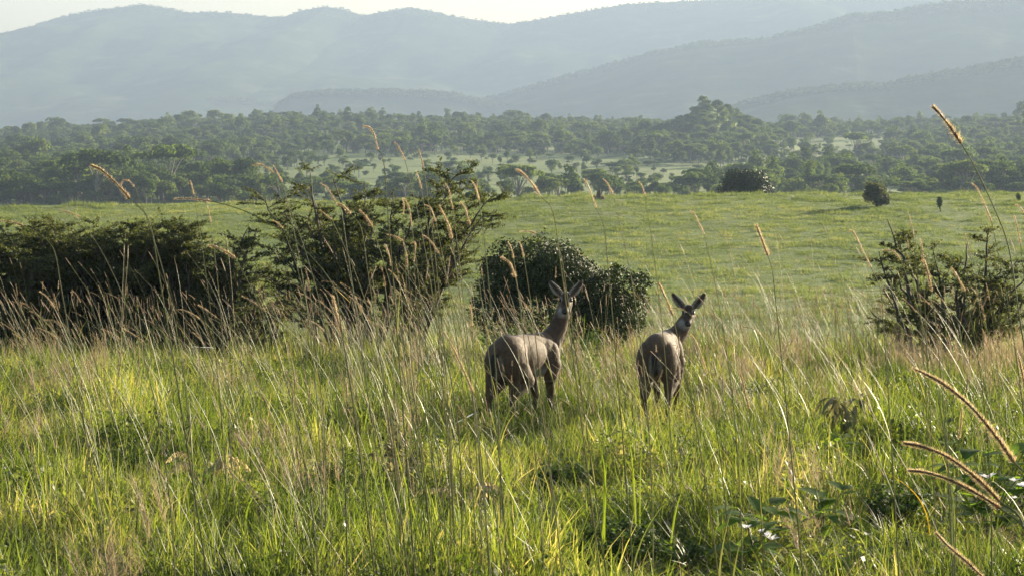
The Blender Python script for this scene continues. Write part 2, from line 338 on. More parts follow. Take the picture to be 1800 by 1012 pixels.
def scatter(name, coll, pos, idx, rot, scl, label=None):
    me = bpy.data.meshes.new(name); n = len(pos)
    me.vertices.add(n); me.vertices.foreach_set('co', np.asarray(pos, np.float32).ravel())
    a = me.attributes.new('pick', 'INT', 'POINT'); a.data.foreach_set('value', np.asarray(idx, np.int32))
    a = me.attributes.new('rot', 'FLOAT_VECTOR', 'POINT'); a.data.foreach_set('vector', np.asarray(rot, np.float32).ravel())
    a = me.attributes.new('scl', 'FLOAT_VECTOR', 'POINT'); a.data.foreach_set('vector', np.asarray(scl, np.float32).ravel())
    o = bpy.data.objects.new(name, me); COL.objects.link(o)
    ng = bpy.data.node_groups.new(name, 'GeometryNodeTree')
    ng.interface.new_socket('Geometry', in_out='INPUT', socket_type='NodeSocketGeometry'); ng.interface.new_socket('Geometry', in_out='OUTPUT', socket_type='NodeSocketGeometry')
    N, L = ng.nodes, ng.links
    gi = N.new('NodeGroupInput'); go = N.new('NodeGroupOutput'); ip = N.new('GeometryNodeInstanceOnPoints'); ci = N.new('GeometryNodeCollectionInfo')
    ci.inputs['Collection'].default_value = coll; ci.inputs['Separate Children'].default_value = True; ci.inputs['Reset Children'].default_value = True
    def att(nm, ty):
        x = N.new('GeometryNodeInputNamedAttribute'); x.data_type = ty; x.inputs['Name'].default_value = nm
        return [s for s in x.outputs if s.enabled and s.name == 'Attribute'][0]
    L.new(gi.outputs[0], ip.inputs['Points']); L.new(ci.outputs[0], ip.inputs['Instance']); ip.inputs['Pick Instance'].default_value = True
    L.new(att('pick', 'INT'), ip.inputs['Instance Index'])
    e2r = N.new('FunctionNodeEulerToRotation'); L.new(att('rot', 'FLOAT_VECTOR'), e2r.inputs[0]); L.new(e2r.outputs[0], ip.inputs['Rotation'])
    L.new(att('scl', 'FLOAT_VECTOR'), ip.inputs['Scale']); L.new(ip.outputs[0], go.inputs[0])
    md = o.modifiers.new('scatter', 'NODES'); md.node_group = ng
    tag(o, label, kind='stuff')
    return o

def fan(n, y0, y1, half=0.30, pad=1.5, bias=1.0):
    """random ground points in a wedge wider than the view; bias>1 puts more of them near"""
    t = rng.uniform(0, 1, n); y = (y0 ** (2 - bias) + t * (y1 ** (2 - bias) - y0 ** (2 - bias))) ** (1 / (2 - bias)) if bias != 2 else y0 * (y1 / y0) ** t
    x = rng.uniform(-1, 1, n) * (y * half + pad)
    return x, y

# --- tufts
def seed_spike(mb, p, d, L, r, n, m):
    """bottlebrush seed head: core plus many fine bristles"""
    p = np.asarray(p, float); d = d / np.linalg.norm(d)
    t = np.linspace(0, 1, 6); tube(mb, p[None] + d[None] * (t * L)[:, None], r * 0.5 * np.array([0.5, 0.9, 1, 0.9, 0.7, 0.2]), 4, m)
    tt = rng.uniform(0, 1, n); q = p[None] + d[None] * (tt * L)[:, None]; a = rand_dirs(n) * 0.8 + d[None] * 0.9; a /= np.linalg.norm(a, axis=1)[:, None]
    ln = r * rng.uniform(1.4, 2.4, n) * (1.1 - 0.5 * tt); s = np.cross(a, rand_dirs(n)); s /= np.linalg.norm(s, axis=1)[:, None]; w = r * 0.14
    v = np.stack([q - s * w, q + s * w, q + a * ln[:, None]], 1); mb.add(v.reshape(-1, 3), t=np.arange(3 * n).reshape(-1, 3), m=m)

def tuft(n, rad, h0, h1, w, lean=0.5, m=0, mb=None, bias=-0.12):
    mb = mb or Mesh(); r = rad * np.sqrt(rng.uniform(0, 1, n)); a = rng.uniform(0, 2 * math.pi, n)
    b = np.stack([r * np.cos(a), r * np.sin(a), np.full(n, -0.03)], -1)
    ang = a + rng.normal(0, 0.9, n); h = rng.uniform(h0, h1, n); le = np.abs(rng.normal(0.25, lean, n)).clip(0, 1.8); h = h / np.sqrt(1 + 0.6 * le ** 2)
    blades(mb, b, h, ang, le, rng.uniform(0.6, 1.3, n) * w, 4, m)
    return mb
def tall_stems(mb, n, rad, h0, h1, head=True, m=1, mh=2, drift=-0.16):
    for k in range(n):
        a = rng.uniform(0, 6.28); r = rad * rng.uniform(0, 1); h = rng.uniform(h0, h1)
        b = np.array((r * math.cos(a), r * math.sin(a), -0.02)); lx = rng.normal(drift, 0.16) * h; ly = rng.normal(0, 0.1) * h
        t = np.linspace(0, 1, 8)[:, None]; pts = b + np.array((0, 0, h)) * t + np.array((lx, ly, 0)) * t ** rng.uniform(1.2, 3.0)
        tube(mb, pts, np.linspace(0.0023, 0.0012, 8), 3, m)
        if rng.uniform() < 0.7:
            q = rng.uniform(0.25, 0.6); bp = pts[0] + (pts[-1] - pts[0]) * q
            blades(mb, bp[None], rng.uniform(0.15, 0.35, 1), rng.uniform(0, 6.28, 1), np.array([0.8]), 0.007, 4, 0)
        if head:
            d = pts[-1] - pts[-2]; d = d / np.linalg.norm(d) + np.array((rng.normal(-0.1, 0.15), 0, -0.05))
            L = rng.uniform(0.07, 0.15); seed_spike(mb, pts[-1], d, L, rng.uniform(0.004, 0.0072), 110, mh)
def panicle(mb, n, h, m):
    """airy pinkish-brown tuft of dry bristly grass"""
    for k in range(n):
        a = rng.uniform(0, 6.28); b = np.array((0.12 * math.cos(a) * rng.uniform(), 0.12 * math.sin(a), 0)); hh = h * rng.uniform(0.7, 1.1)
        tip = b + np.array((rng.normal(-0.08, 0.1), rng.normal(0, 0.1), 1.0)) * hh
        tube(mb, np.linspace(b, tip, 4), 0.0014, 3, m)
        nb = 26; t = rng.uniform(0.5, 1.0, nb); p = b[None] + (tip - b)[None] * t[:, None]
        blades(mb, p, rng.uniform(0.04, 0.11, nb), rng.uniform(0, 6.28, nb), rng.uniform(0.3, 1.0, nb), 0.003, 2, m)

near_m = [M['grass'], M['stem'], M['head'], M['straw'], M['pink']]
vs_ = []
for k in range(6): vs_.append(tuft(58, 0.21, 0.09, 0.42, 0.0098, 0.75).data('grass_tuft', near_m))                                   # a-f green
for k in range(3): vs_.append(tuft(56, 0.23, 0.06, 0.24, 0.011, 1.0).data('low_tuft', near_m))                                     # g-i low
for k in range(3):                                                                                                                   # j-l broad lit blades
    mb = tuft(20, 0.10, 0.25, 0.52, 0.018, 0.45); vs_.append(mb.data('broad_tuft', near_m))
for k in range(3):                                                                                                                   # m-o straw
    mb = tuft(20, 0.16, 0.12, 0.36, 0.006, 0.7, m=3); tuft(30, 0.18, 0.10, 0.34, 0.011, 0.6, mb=mb); vs_.append(mb.data('straw_tuft', near_m))
for k in range(4):                                                                                                                   # p-s tall stems with seed heads
    mb = tuft(44, 0.20, 0.15, 0.5, 0.011, 0.45); tall_stems(mb, 3, 0.16, 0.45, 0.95); vs_.append(mb.data('seeding_tuft', near_m))
for k in range(2):                                                                                                                   # t-u pink panicles
    mb = tuft(12, 0.15, 0.2, 0.4, 0.007, 0.4); panicle(mb, 9, 0.5, 4); vs_.append(mb.data('panicle_tuft', near_m))
for k in range(2):                                                                                                                   # v-w very tall thin stems
    mb = tuft(16, 0.15, 0.15, 0.45, 0.010, 0.5); tall_stems(mb, 3, 0.2, 0.95, 1.45, drift=-0.2); vs_.append(mb.data('tall_stem_tuft', near_m))
for k in range(2):                                                                                                                   # x-y low leafy forbs and litter
    mb = Mesh(); n_ = 130; a_ = rng.uniform(0, 6.28, n_); r_ = 0.2 * np.sqrt(rng.uniform(0, 1, n_)); p_ = np.stack([r_ * np.cos(a_), r_ * np.sin(a_), rng.uniform(0.02, 0.26, n_) * (1 - r_ * 2)], -1)
    leaves(mb, p_, np.stack([np.cos(a_) * 0.5, np.sin(a_) * 0.5, np.full(n_, 0.8)], -1), rng.uniform(0.025, 0.06, n_), 0.5, 0.5); tuft(16, 0.2, 0.1, 0.3, 0.011, 0.9, mb=mb)
    tuft(22, 0.22, 0.04, 0.2, 0.006, 1.4, m=3, mb=mb); vs_.append(mb.data('forb_tuft', near_m))
near_c = source('tuft', vs_)
DIPS = [(1085, 12.9, 240), (1215, 12.7, 100), (1570, 14.2, 160), (1540, 17.2, 120), (1190, 18.0, 140), (590, 15.6, 150), (990, 16.0, 130), (700, 15.6, 100), (730, 15.0, 90), (250, 16.6, 160), (420, 13.6, 140),
        (800, 14.7, 110), (1335, 12.9, 150), (1745, 13.4, 210), (1455, 13.7, 130), (1285, 12.5, 90), (1480, 17.0, 90), (1560, 12.6, 90), (1490, 18.4, 60)]

def density_mask(x, y, s, seed, lo, hi): return np.clip((fbm(x / s, y / s, seed, 3) - lo) / (hi - lo), 0, 1)
X, Y = fan(17500, 11.0, 50, 0.27, 1.3, 1.35)
n = len(X); r = rng.uniform(0, 1, n)
m_straw = density_mask(X, Y, 1.8, 5, 0.5, 0.72); m_broad = density_mask(X, Y, 1.3, 9, 0.55, 0.75)
pxx = 900 + X / Y * F; pyy = HY - ground_e(X, Y) / Y * F
m_pink = np.exp(-((Y - 26.5) / 2.5) ** 2) * (density_mask(X, Y, 1.6, 14, 0.42, 0.6) * np.where(pxx > 1300, 0.9, 0.12)) + 0.12 * density_mask(X, Y, 0.9, 15, 0.66, 0.82)
pk = rng.integers(0, 9, n)
pk = np.where(r < 0.05 + 0.22 * m_straw, rng.integers(12, 15, n), pk)
pk = np.where((r > 0.93 - 0.35 * m_broad) & (Y < 24), rng.integers(9, 12, n), pk)
far_w = np.clip((Y - 22) / 10, 0, 1)
pk = np.where(rng.uniform(0, 1, n) < 0.02 + 0.13 * far_w, rng.integers(15, 19, n), pk)
pk = np.where(rng.uniform(0, 1, n) < m_pink * 0.8, rng.integers(19, 21, n), pk)
pk = np.where((pk < 9) & (rng.uniform(0, 1, n) < 0.22), rng.integers(23, 25, n), pk)
pk = np.where(rng.uniform(0, 1, n) < 0.006 + 0.014 * far_w, rng.integers(21, 23, n), pk)
hs = 0.25 + 1.35 * np.clip(fbm(X / 1.0, Y / 1.3, 33, 3) * 1.5 - 0.25, 0, 1) + 0.4 * far_w
hs = hs * (0.7 + 0.6 * vnoise(X / 0.42, Y / 0.55, 91)); hs = np.where((pk >= 15) & (pk < 23), np.clip(hs, 0.8, 1.25), hs)
for px_, d_, w_ in DIPS:
    dd = np.hypot((X - (px_ - 900) / F * d_) / (w_ / F * d_ * 0.55), (Y - d_ + 0.25) / 0.75); hs = hs * (1 - 0.75 * np.exp(-dd ** 4)); pk = np.where((dd < 1.0) & (pk >= 9), rng.integers(6, 9, n), pk)
for ax, ay in ((15 / F * 20.4, 20.4), (265 / F * 20.4, 20.4)):            # taller stems added sunward to dapple the antelopes with shade, and some in front
    sel = (np.hypot(X - ax - 0.9, (Y - ay - 1.0) * 0.8) < 0.9) & (rng.uniform(0, 1, n) < 0.5) | (np.hypot(X - ax, (Y - ay + 1.6) * 0.7) < 0.8) & (rng.uniform(0, 1, n) < 0.25)
    pk = np.where(sel, rng.integers(15, 19, n), pk)
# the grass is trodden low round the antelopes
AN = [((915 - 900) / F * 20.4, 20.4), ((1165 - 900) / F * 20.4, 20.4)]
for ax, ay in AN:
    dd = np.hypot((X - ax) / 1.0, (Y - ay + 0.9) / 1.5); hs = hs * (1 - 0.28 * np.exp(-dd ** 4))
    pk = np.where((dd < 1.1) & (pk >= 9) & (rng.uniform(0, 1, n) < 0.3), rng.integers(0, 9, n), pk)
sw = 0.9 + 0.3 * rng.uniform(0, 1, n)
tl = np.where((pk < 15) | (pk > 22), 0.26, 0.10); rot = np.stack([rng.normal(0, 1, n) * tl, rng.normal(0, 1, n) * tl - 0.05, rng.uniform(0, 6.28, n)], -1)
rot[:, 2] = np.where((pk >= 15) & (pk < 23), rng.normal(0, 0.9, n), rot[:, 2])
scatter('tall_grass', near_c, np.stack([X, Y, gz(X, Y)], -1), pk, rot, np.stack([sw, sw, hs], -1), 'green and straw coloured tall grass filling the foreground round the antelopes')

# --- short grass of the plain
vs_ = []
for k in range(6): vs_.append(tuft(46, 0.36, 0.06, 0.28, 0.022, 0.7, m=0).data('plain_clump', [M['short']]))
plain_c = source('clump', vs_)
X, Y = fan(56000, 46, 218, 0.27, 3, 0.55)
keep = Y < 217; X, Y = X[keep], Y[keep]; n = len(X)
hh = (0.28 + 2.4 * np.clip(fbm(X / 1.6, Y / 2.6, 50, 4) - 0.38, 0, 1) ** 1.3 * 2) * rng.uniform(0.6, 1.3, n); hh = np.where(rng.uniform(0, 1, n) < 0.02, hh * 1.8, hh); hh = hh * (1 + 0.5 * np.clip((Y - 203) / 8, 0, 1))
sc = np.clip(Y / 120, 1, 1.5)
scatter('short_grass', plain_c, np.stack([X, Y, gz(X, Y)], -1), rng.integers(0, 6, n), np.stack([np.zeros(n), np.zeros(n), rng.uniform(0, 6.28, n)], -1), np.stack([sc, sc, hh], -1), 'short green grass covering the open plain')

X, Y = fan(420, 112, 205, 0.27, 3, 0.6); n = len(X)
s_ = rng.uniform(0.6, 1.0, n); scatter('seeding_grass', near_c, np.stack([X, Y, gz(X, Y)], -1), rng.integers(15, 19, n), np.stack([np.zeros(n), np.zeros(n), rng.uniform(0, 6.28, n)], -1), np.stack([s_ * 1.5, s_ * 1.5, s_], -1), 'sparse taller seeding grass dotted over the open plain')

# ------------------------------------------------------------------ hillside trees
def crown_lobes(mb, lobes, n_per, size, m=0, inner=0.12):
    for (c, r) in lobes:
        c = np.array(c, float); r = np.array(r, float); n = int(n_per * (r[0] * r[1]) ** 1.0 / 2.2) + 40
        d = rand_dirs(n); d[:, 2] = np.where(d[:, 2] < -0.45, -d[:, 2], d[:, 2])
        rr = rng.uniform(0.72, 1.08, n)[:, None] * (0.85 + 0.3 * fbm(d[:, 0] * 2.5 + c[0], d[:, 1] * 2.5 + d[:, 2] * 3, 5, 2))[:, None]
        leaves(mb, c + d * r * rr, d, size * rng.uniform(0.6, 1.5, n), 0.8, 0.7, m)

def tree_meshes(kind):
    """crown and trunk meshes of one savanna tree (unit: metres, about 7 m tall)"""
    cr = Mesh(); tk = Mesh(); lobes = []
    if kind == 'flat':
        H = 5.6
        for k in range(9):
            a = rng.uniform(0, 6.28); q = rng.uniform(0, 3.3); lobes.append(((q * math.cos(a), q * math.sin(a), H + rng.uniform(-0.4, 0.3) - 0.1 * q), (rng.uniform(1.1, 1.9), rng.uniform(1.1, 1.9), rng.uniform(0.45, 0.75))))
    elif kind == 'round':
        H = 4.2
        for k in range(9):
            d = rand_dirs(1)[0]; lobes.append(((d[0] * 2.0, d[1] * 2.0, H + d[2] * 1.4), (rng.uniform(1.1, 1.7), rng.uniform(1.1, 1.7), rng.uniform(0.9, 1.4))))
    elif kind == 'tall':
        H = 5.5
        for k in range(10):
            a = rng.uniform(0, 6.28); q = rng.uniform(0, 1.5); lobes.append(((q * math.cos(a), q * math.sin(a), rng.uniform(2.8, 7.4)), (rng.uniform(0.8, 1.4), rng.uniform(0.8, 1.4), rng.uniform(0.7, 1.2))))
    else:
        H = 1.8
        for k in range(8):
            a = rng.uniform(0, 6.28); q = rng.uniform(0, 1.9); lobes.append(((q * math.cos(a), q * math.sin(a), rng.uniform(0.7, 2.3)), (rng.uniform(0.9, 1.4), rng.uniform(0.9, 1.4), rng.uniform(0.7, 1.1))))
    crown_lobes(cr, lobes, 130, 0.42)
    tube(tk, [(0, 0, -0.6), (0.08, 0.05, H * 0.25), (0.15, -0.05, H * 0.5), (0.1, 0, H * 0.8)], [0.24, 0.19, 0.15, 0.08], 6)
    for c, r in lobes[:6]:
        tube(tk, [(0.12, 0, H * 0.35), (c[0] * 0.5, c[1] * 0.5, H * 0.35 + (c[2] - H * 0.35) * 0.6), c], [0.11, 0.07, 0.03], 4)
    return cr, tk

KINDS = ['flat', 'flat', 'flat', 'round', 'round', 'round', 'round', 'tall', 'tall', 'bush', 'bush']
KN = {'flat': 'flat topped tree', 'round': 'round crowned tree', 'tall': 'tall tree', 'bush': 'rounded bush'}
protos = []
for k in KINDS:
    cr, tk = tree_meshes(k)
    crm = cr.data('crown', M['tree']); tkm = tk.data('trunk', M['palebark'])
    both = Mesh()
    for src, mi in ((cr, 0), (tk, 1)):
        both.add(np.concatenate(src.v), np.concatenate(src.q) if src.q else None, None, m=mi)
    protos.append((k, crm, tkm, both.data('tree', [M['tree'], M['palebark']])))
tree_c = source('hilltree', [p[3] for p in protos])

X, Y = fan(26000, 470, 1420, 0.27, 10, 0.9)
PX = 900 + X / Y * F; PY = HY - ground_e(X, Y) / Y * F
def blob(cx, cy, rx, ry_): return np.exp(-(((PX - cx) / rx) ** 2 + ((PY - cy) / ry_) ** 2))
openness = 0.93 * np.clip(blob(600, 322, 260, 30) + blob(900, 318, 330, 26) + blob(1150, 322, 170, 20) + blob(760, 290, 260, 16), 0, 1) \
    + 0.8 * blob(1380, 302, 60, 14) + 0.55 * blob(1570, 243, 50, 7) + 0.5 * blob(1500, 262, 80, 12) + 0.9 * blob(20, 345, 70, 10) + 0.5 * blob(480, 250, 60, 5) + 0.5 * blob(1540, 296, 80, 10) + 0.35 * blob(1450, 275, 130, 30)
patchy = fbm(X / 38, Y / 38, 77, 3)
prob = np.clip(0.50 - openness * 0.60 + (patchy - 0.5) * 1.5 + 1.1 * blob(1243, 205, 130, 50), 0.085, 0.7)
keep = (rng.uniform(0, 1, len(X)) < prob); X, Y, PX, PY = X[keep], Y[keep], PX[keep], PY[keep]; op = openness[keep]
n = len(X); Z = gz(X, Y)
sc = rng.lognormal(0, 0.30, n) * 0.70; sc = np.where(op > 0.4, sc * 0.66, sc); sc = np.where(PX < 450, sc * 1.02, sc)
kk = rng.integers(0, len(KINDS), n); kk = np.where((PX < 450) & (rng.uniform(0, 1, n) < 0.35), rng.integers(3, 7, n), kk)
kk = np.where((op > 0.35) & (rng.uniform(0, 1, n) < 0.4), rng.integers(9, 11, n), kk)
kk = np.where((np.abs(PX - 1250) < 120) & (PY < 265), rng.integers(3, 7, n), kk); sc = np.where((np.abs(PX - 1250) < 120) & (PY < 265), np.minimum(sc, 0.85), sc)
order = np.argsort(-(sc / Y) * (np.abs(PX - 900) < 960) * np.where(op > 0.3, 1.6, 1.0) * np.where(PY > 372, 0.01, 1.0))
big = order[:270]; rest = order[270:]
def copy_thing(parts, name, loc, rz, scl):
    e = empty(name, loc); e.rotation_euler = (0, 0, rz); e.scale = scl
    for pn, me in parts:
        o = bpy.data.objects.new(pn, me); COL.objects.link(o); o.parent = e
    return e
def zone(px, py, o):
    row = 'far' if py < 262 else ('mid slope' if py < 305 else 'near')
    if o > 0.45: return row + (', in the glade left of the highest head' if px < 640 else ', in the open glade, centre' if px < 930 else ', in the thin woodland right of the glade' if px < 1240 else ', in a clearing at right')
    z = [(110, 'at the far left edge'), (240, 'by the thick leaning seed head'), (340, 'right of the thick leaning seed head'), (450, 'above the level seed head'), (560, 'left of the glade'), (700, 'above the glade'), (850, 'over the central thorn tree'), (960, 'over the bright golden head'), (1080, 'above the termite mound'), (1180, 'left of the knoll'), (1300, 'at the knoll'), (1420, 'right of the knoll'), (1560, 'above the ragged plain bush'), (1700, 'above the tiny sapling'), (9999, 'at the far right edge')]
    return row + ', ' + [w for l, w in z if px < l][0]
for i in big:
    k, crm, tkm, _ = protos[kk[i]]
    s = sc[i]; e = copy_thing((('crown', crm), ('trunk', tkm)), 'savanna_bush' if k == 'bush' else 'savanna_tree', (X[i], Y[i], Z[i]), rng.uniform(0, 6.28), (s, s, s * rng.uniform(0.85, 1.1)))
    sz = 'small' if s < 0.62 else ('large' if s > 0.88 else 'middling')
    tag(e, None, 'bush' if k == 'bush' else 'tree', 'trees and bushes on the far slope'); later(e, PX[i], '%s %s' % (sz, KN[k]), zone(PX[i], PY[i], op[i]))
n = len(rest); s = sc[rest]
scatter('distant_woodland', tree_c, np.stack([X[rest], Y[rest], Z[rest]], -1), kk[rest], np.stack([np.zeros(n), np.zeros(n), rng.uniform(0, 6.28, n)], -1), np.stack([s, s, s * rng.uniform(0.85, 1.15, n)], -1), 'dense far woodland covering the slope up to its skyline')
# woodland on the crests of the far ranges
P_, I_, S_ = [], [], []
for S, xx, yy, zz, D, P in ridge_crests:
    m_ = (S > -0.07) & (S < 0.02) & (zz > CZ - 44) & (P > -150) & (P < 1950); c = np.argwhere(m_)
    c = c[rng.choice(len(c), min(len(c), 3200), replace=False)]
    a, b = c[:, 0], c[:, 1]
    P_.append(np.stack([xx[a, b] + rng.uniform(-3, 3, len(a)), yy[a, b], zz[a, b] - 1.5], -1)); I_.append(rng.integers(0, 9, len(a))); S_.append(rng.lognormal(-0.5, 0.35, len(a)))
P_ = np.concatenate(P_); I_ = np.concatenate(I_); S_ = np.minimum(np.concatenate(S_), 0.95) * 0.85; n = len(P_)
scatter('mountain_forest', tree_c, P_, I_, np.stack([np.zeros(n), np.zeros(n), rng.uniform(0, 6.28, n)], -1), np.stack([S_ * 1.3, S_ * 1.3, S_], -1), 'faint hazy trees along the mountain skylines')

# ------------------------------------------------------------------ lone bushes and the mound on the plain
def lone_bush(name, px, d, wpx, hpx, label, cat, mat='tree', lobes=9, lift=0.0, size=0.16, n_per=900, z0=None):
    p = gp(px, d); 
    if z0 is not None: p[2] = z0
    W = wpx / F * d / 2; Hh = hpx / F * d; e = empty(name, p); cr = Mesh(); L_ = []
    for k in range(lobes):
        a = rng.uniform(0, 6.28); q = rng.uniform(0, 0.62) * W; zc = rng.uniform(0.22 + lift, 0.70) * Hh
        L_.append(((q * math.cos(a), q * math.sin(a), zc), (W * rng.uniform(0.35, 0.5), W * rng.uniform(0.35, 0.5), Hh * rng.uniform(0.24, 0.36))))
    for c, r in L_:
        n = n_per; dd = rand_dirs(n); c = np.array(c); r = np.array(r)
        leaves(cr, c + dd * r * rng.uniform(0.55, 1.12, n)[:, None], dd, size * rng.uniform(0.6, 1.5, n), 0.8, 0.8)
    cr.obj('crown', M[mat], e); tk = Mesh()
    tube(tk, [(0.15, 0, -0.3), (0.08, 0, Hh * 0.2), (0, 0, Hh * 0.55)], [0.06 * W + 0.04, 0.05 * W + 0.03, 0.03], 6)
    for c, r in L_[:6]: tube(tk, [(0.05, 0, Hh * 0.2), (c[0] * 0.5, c[1] * 0.5, c[2] * 0.6), c], [0.04 * W + 0.02, 0.025, 0.012], 4)
    tk.obj('trunk', M['bark'], e); tag(e, label, cat); return e
lone_bush('plain_bush', 1540, 196, 56, 42, 'dark ragged bush alone on the open plain, casting a long shadow', 'bush', mat='acacia', lift=0.02, n_per=800, size=0.13)
lone_bush('sapling', 1651, 191, 19, 28, 'tiny round headed sapling on a thin stem right of the ragged bush', 'tree', lobes=5, lift=0.3, n_per=160, size=0.12)
lone_bush('plain_bush', 1790, 201, 16, 14, 'very small bush on the plain at the right edge', 'bush', lobes=4, n_per=150, size=0.12)
lone_bush('thicket_bush', 1312, 226, 124, 58, 'wide dark rounded bush on the far edge of the plain', 'bush', mat='darkleaf', lobes=16, size=0.17, n_per=1300)
lone_bush('thicket_bush', 835, 212, 42, 16, 'low dark bush on the plain edge behind the thorn tree', 'bush', lobes=7, size=0.2, n_per=400)
p = gp(1050, 208); mb = Mesh()
for dx, w, h in ((-0.25, 0.3, 0.35), (0.04, 0.22, 0.85), (0.2, 0.18, 1.0), (0.45, 0.35, 0.3)):
    t = np.linspace(0, 1, 7)[:, None]; tube(mb, np.array((dx, 0, -0.2)) + np.array((0.1 * dx, 0, h + 0.2)) * t, w * (1 - t[:, 0] ** 2 * 0.85), 8)
o = mb.obj('termite_mound', M['mound']); o.location = p; tag(o, 'small dark termite mound on the far edge of the plain', 'mound')

# ------------------------------------------------------------------ thorn trees and bushes behind the tall grass
def bez(p0, p1, p2, n):
    t = np.linspace(0, 1, n)[:, None]; return (1 - t) ** 2 * p0 + 2 * t * (1 - t) * p1 + t ** 2 * p2

def thorn_tree(name, px, d, tips, label, cat='thorn tree', dens=1.0, twig=0.55, depth=1.0, start=0.3, leaf=0.031, flat=0.35, lpt=1.7):
    """multi-stemmed acacia: limbs to the given tips (photo px, py, spread in depth), flat sprays of twigs, tiny leaves"""
    base = gp(px, d); e = empty(name, base); wood = Mesh(); fol = Mesh(); twigs = []
    for (tx, ty, dy, w) in tips:
        tip = at(tx, ty, d + dy) - base
        b0 = np.array((tip[0] * 0.33 + rng.normal(0, 0.1), tip[1] * 0.3 + rng.normal(0, 0.12), -0.1))
        mid = b0 + (tip - b0) * np.array((0.35, 0.35, 0.62)) + rng.normal(0, 0.1, 3)
        path = bez(b0, mid, tip, 14); path[2:-1] += rng.normal(0, 0.018, (11, 3))
        L = np.linalg.norm(tip - b0); tube(wood, path, np.linspace(0.022 + 0.012 * L, 0.006, 14), 5)
        ns = int(L * 9 * dens * w)
        for k in range(ns):
            t = rng.uniform(start, 1.0) ; f = t * 13; i = min(int(f), 12); p = path[i] + (path[i + 1] - path[i]) * (f - i)
            fwd = path[i + 1] - path[i]; fwd = fwd / np.linalg.norm(fwd)
            a = rng.uniform(0, 6.28); dr = np.array((math.cos(a), math.sin(a), rng.normal(0.06, flat * 0.5))) + fwd * rng.uniform(0.3, 1.0) * np.array((1, 1, 0.45))
            dr /= np.linalg.norm(dr); ln = twig * rng.uniform(0.35, 1.15) * (1.15 - 0.55 * t)
            q = p + dr * ln; mid2 = (p + q) / 2 + np.array((0, 0, 0.06 * ln)) + rng.normal(0, 0.02, 3); tw = bez(p, mid2, q, 5)
            tube(wood, tw, np.linspace(0.007, 0.0025, 5), 3); twigs.append((tw, ln))
            for j in range(int(3 + 7 * ln * dens)):
                s = rng.uniform(0.25, 1); pp = p + (q - p) * s; a = rng.uniform(0, 6.28)
                d2 = np.array((math.cos(a), math.sin(a), rng.normal(0.04, flat * 0.5))) + dr * 0.8; d2 /= np.linalg.norm(d2); l2 = rng.uniform(0.08, 0.26)
                twigs.append((np.stack([pp, pp + d2 * l2 * 0.5, pp + d2 * l2]), l2))
                if j % 2 == 0: tube(wood, [pp, pp + d2 * l2], [0.003, 0.0015], 3)
    P = []; D_ = []
    for tw, ln in twigs:
        n = int(ln * 110 * lpt) + 4; s = rng.uniform(0.1, 1, n) * (len(tw) - 1); i = np.minimum(s.astype(int), len(tw) - 2)
        P.append(tw[i] + (tw[i + 1] - tw[i]) * (s - i)[:, None] + rng.normal(0, 0.012, (n, 3)))
    P = np.concatenate(P); nn = rand_dirs(len(P)) * 0.7 + np.array((0, 0, 0.6))
    leaves(fol, P, nn, leaf * rng.uniform(0.6, 1.5, len(P)), 0.5, 0.7)
    wood.obj('branches', M['bark'], e); fol.obj('foliage', M['acacia'], e, smooth=False); tag(e, label, cat); return e

# central thorn tree
T = [(466, 352, 0.2, 0.7), (500, 372, -0.6, 0.9), (545, 322, 0.5, 0.8), (585, 312, -0.2, 0.45), (545, 302, 0.3, 0.3), (640, 318, 0.5, 0.4), (622, 350, 0, 1), (560, 360, 0.9, 1), (690, 340, 0.6, 1.0), (806, 304, 0, 1.3), (775, 322, 0.5, 1.2), (740, 350, -0.5, 1.0), (868, 343, -0.2, 0.8), (830, 352, 0.8, 1.0),
     (850, 378, -0.6, 0.8), (800, 400, 0.8, 1), (845, 432, 0.2, 0.5), (770, 440, -0.8, 1), (700, 400, -0.9, 1.1), (640, 400, 0.9, 1.2), (580, 400, -0.9, 1.2), (520, 420, 0.8, 1), (480, 430, -0.3, 0.9), (500, 480, 0.5, 1), (560, 470, -0.8, 1.2), (640, 460, -1.0, 1.2), (720, 470, 0.8, 1), (600, 430, 0.2, 1.2), (660, 370, -0.4, 1.2), (540, 390, 0.1, 1.2), (790, 480, 0.5, 0.6), (455, 480, 0.4, 0.7), (600, 385, -0.2, 1.2), (560, 440, 0.6, 1.2)]
thorn_tree('thorn_tree', 640, 36, T, 'dark spreading thorn tree in the middle with sparse flat sprays of twigs', dens=0.9, start=0.36, twig=0.7)
# left hedge: three thorn bushes
def mound_tips(x0, x1, ytop, n, base_y, dd=0.9, w=1.2):
    t = []
    for k in range(n):
        x = rng.uniform(x0, x1); c = (x - (x0 + x1) / 2) / ((x1 - x0) / 2); yt = ytop + 28 * abs(c) ** 2.5
        t.append((x, yt + abs(rng.normal(0, 1)) * (base_y - ytop) * 0.33, rng.uniform(-dd, dd), w))
    return t
thorn_tree('thorn_bush', -20, 34, mound_tips(-170, 130, 394, 46, 560), 'dark thorn bush cut by the left edge of the picture', 'thorn bush', start=0.2, flat=0.25, twig=0.5, leaf=0.030)
thorn_tree('thorn_bush', 170, 34.6, mound_tips(30, 300, 381, 56, 560), 'tallest dark bushy thorn thicket on the left, with a flat top', 'thorn bush', start=0.2, flat=0.25, twig=0.5, leaf=0.030)
thorn_tree('thorn_bush', 330, 35.2, mound_tips(230, 420, 388, 36, 560) + [(452, 402, 0, 0.7), (438, 398, 0.3, 0.7), (425, 425, 0.2, 0.8)], 'lower thorn bush tapering to the right beside the central thorn tree', 'thorn bush', start=0.2, flat=0.25, twig=0.5, leaf=0.030)
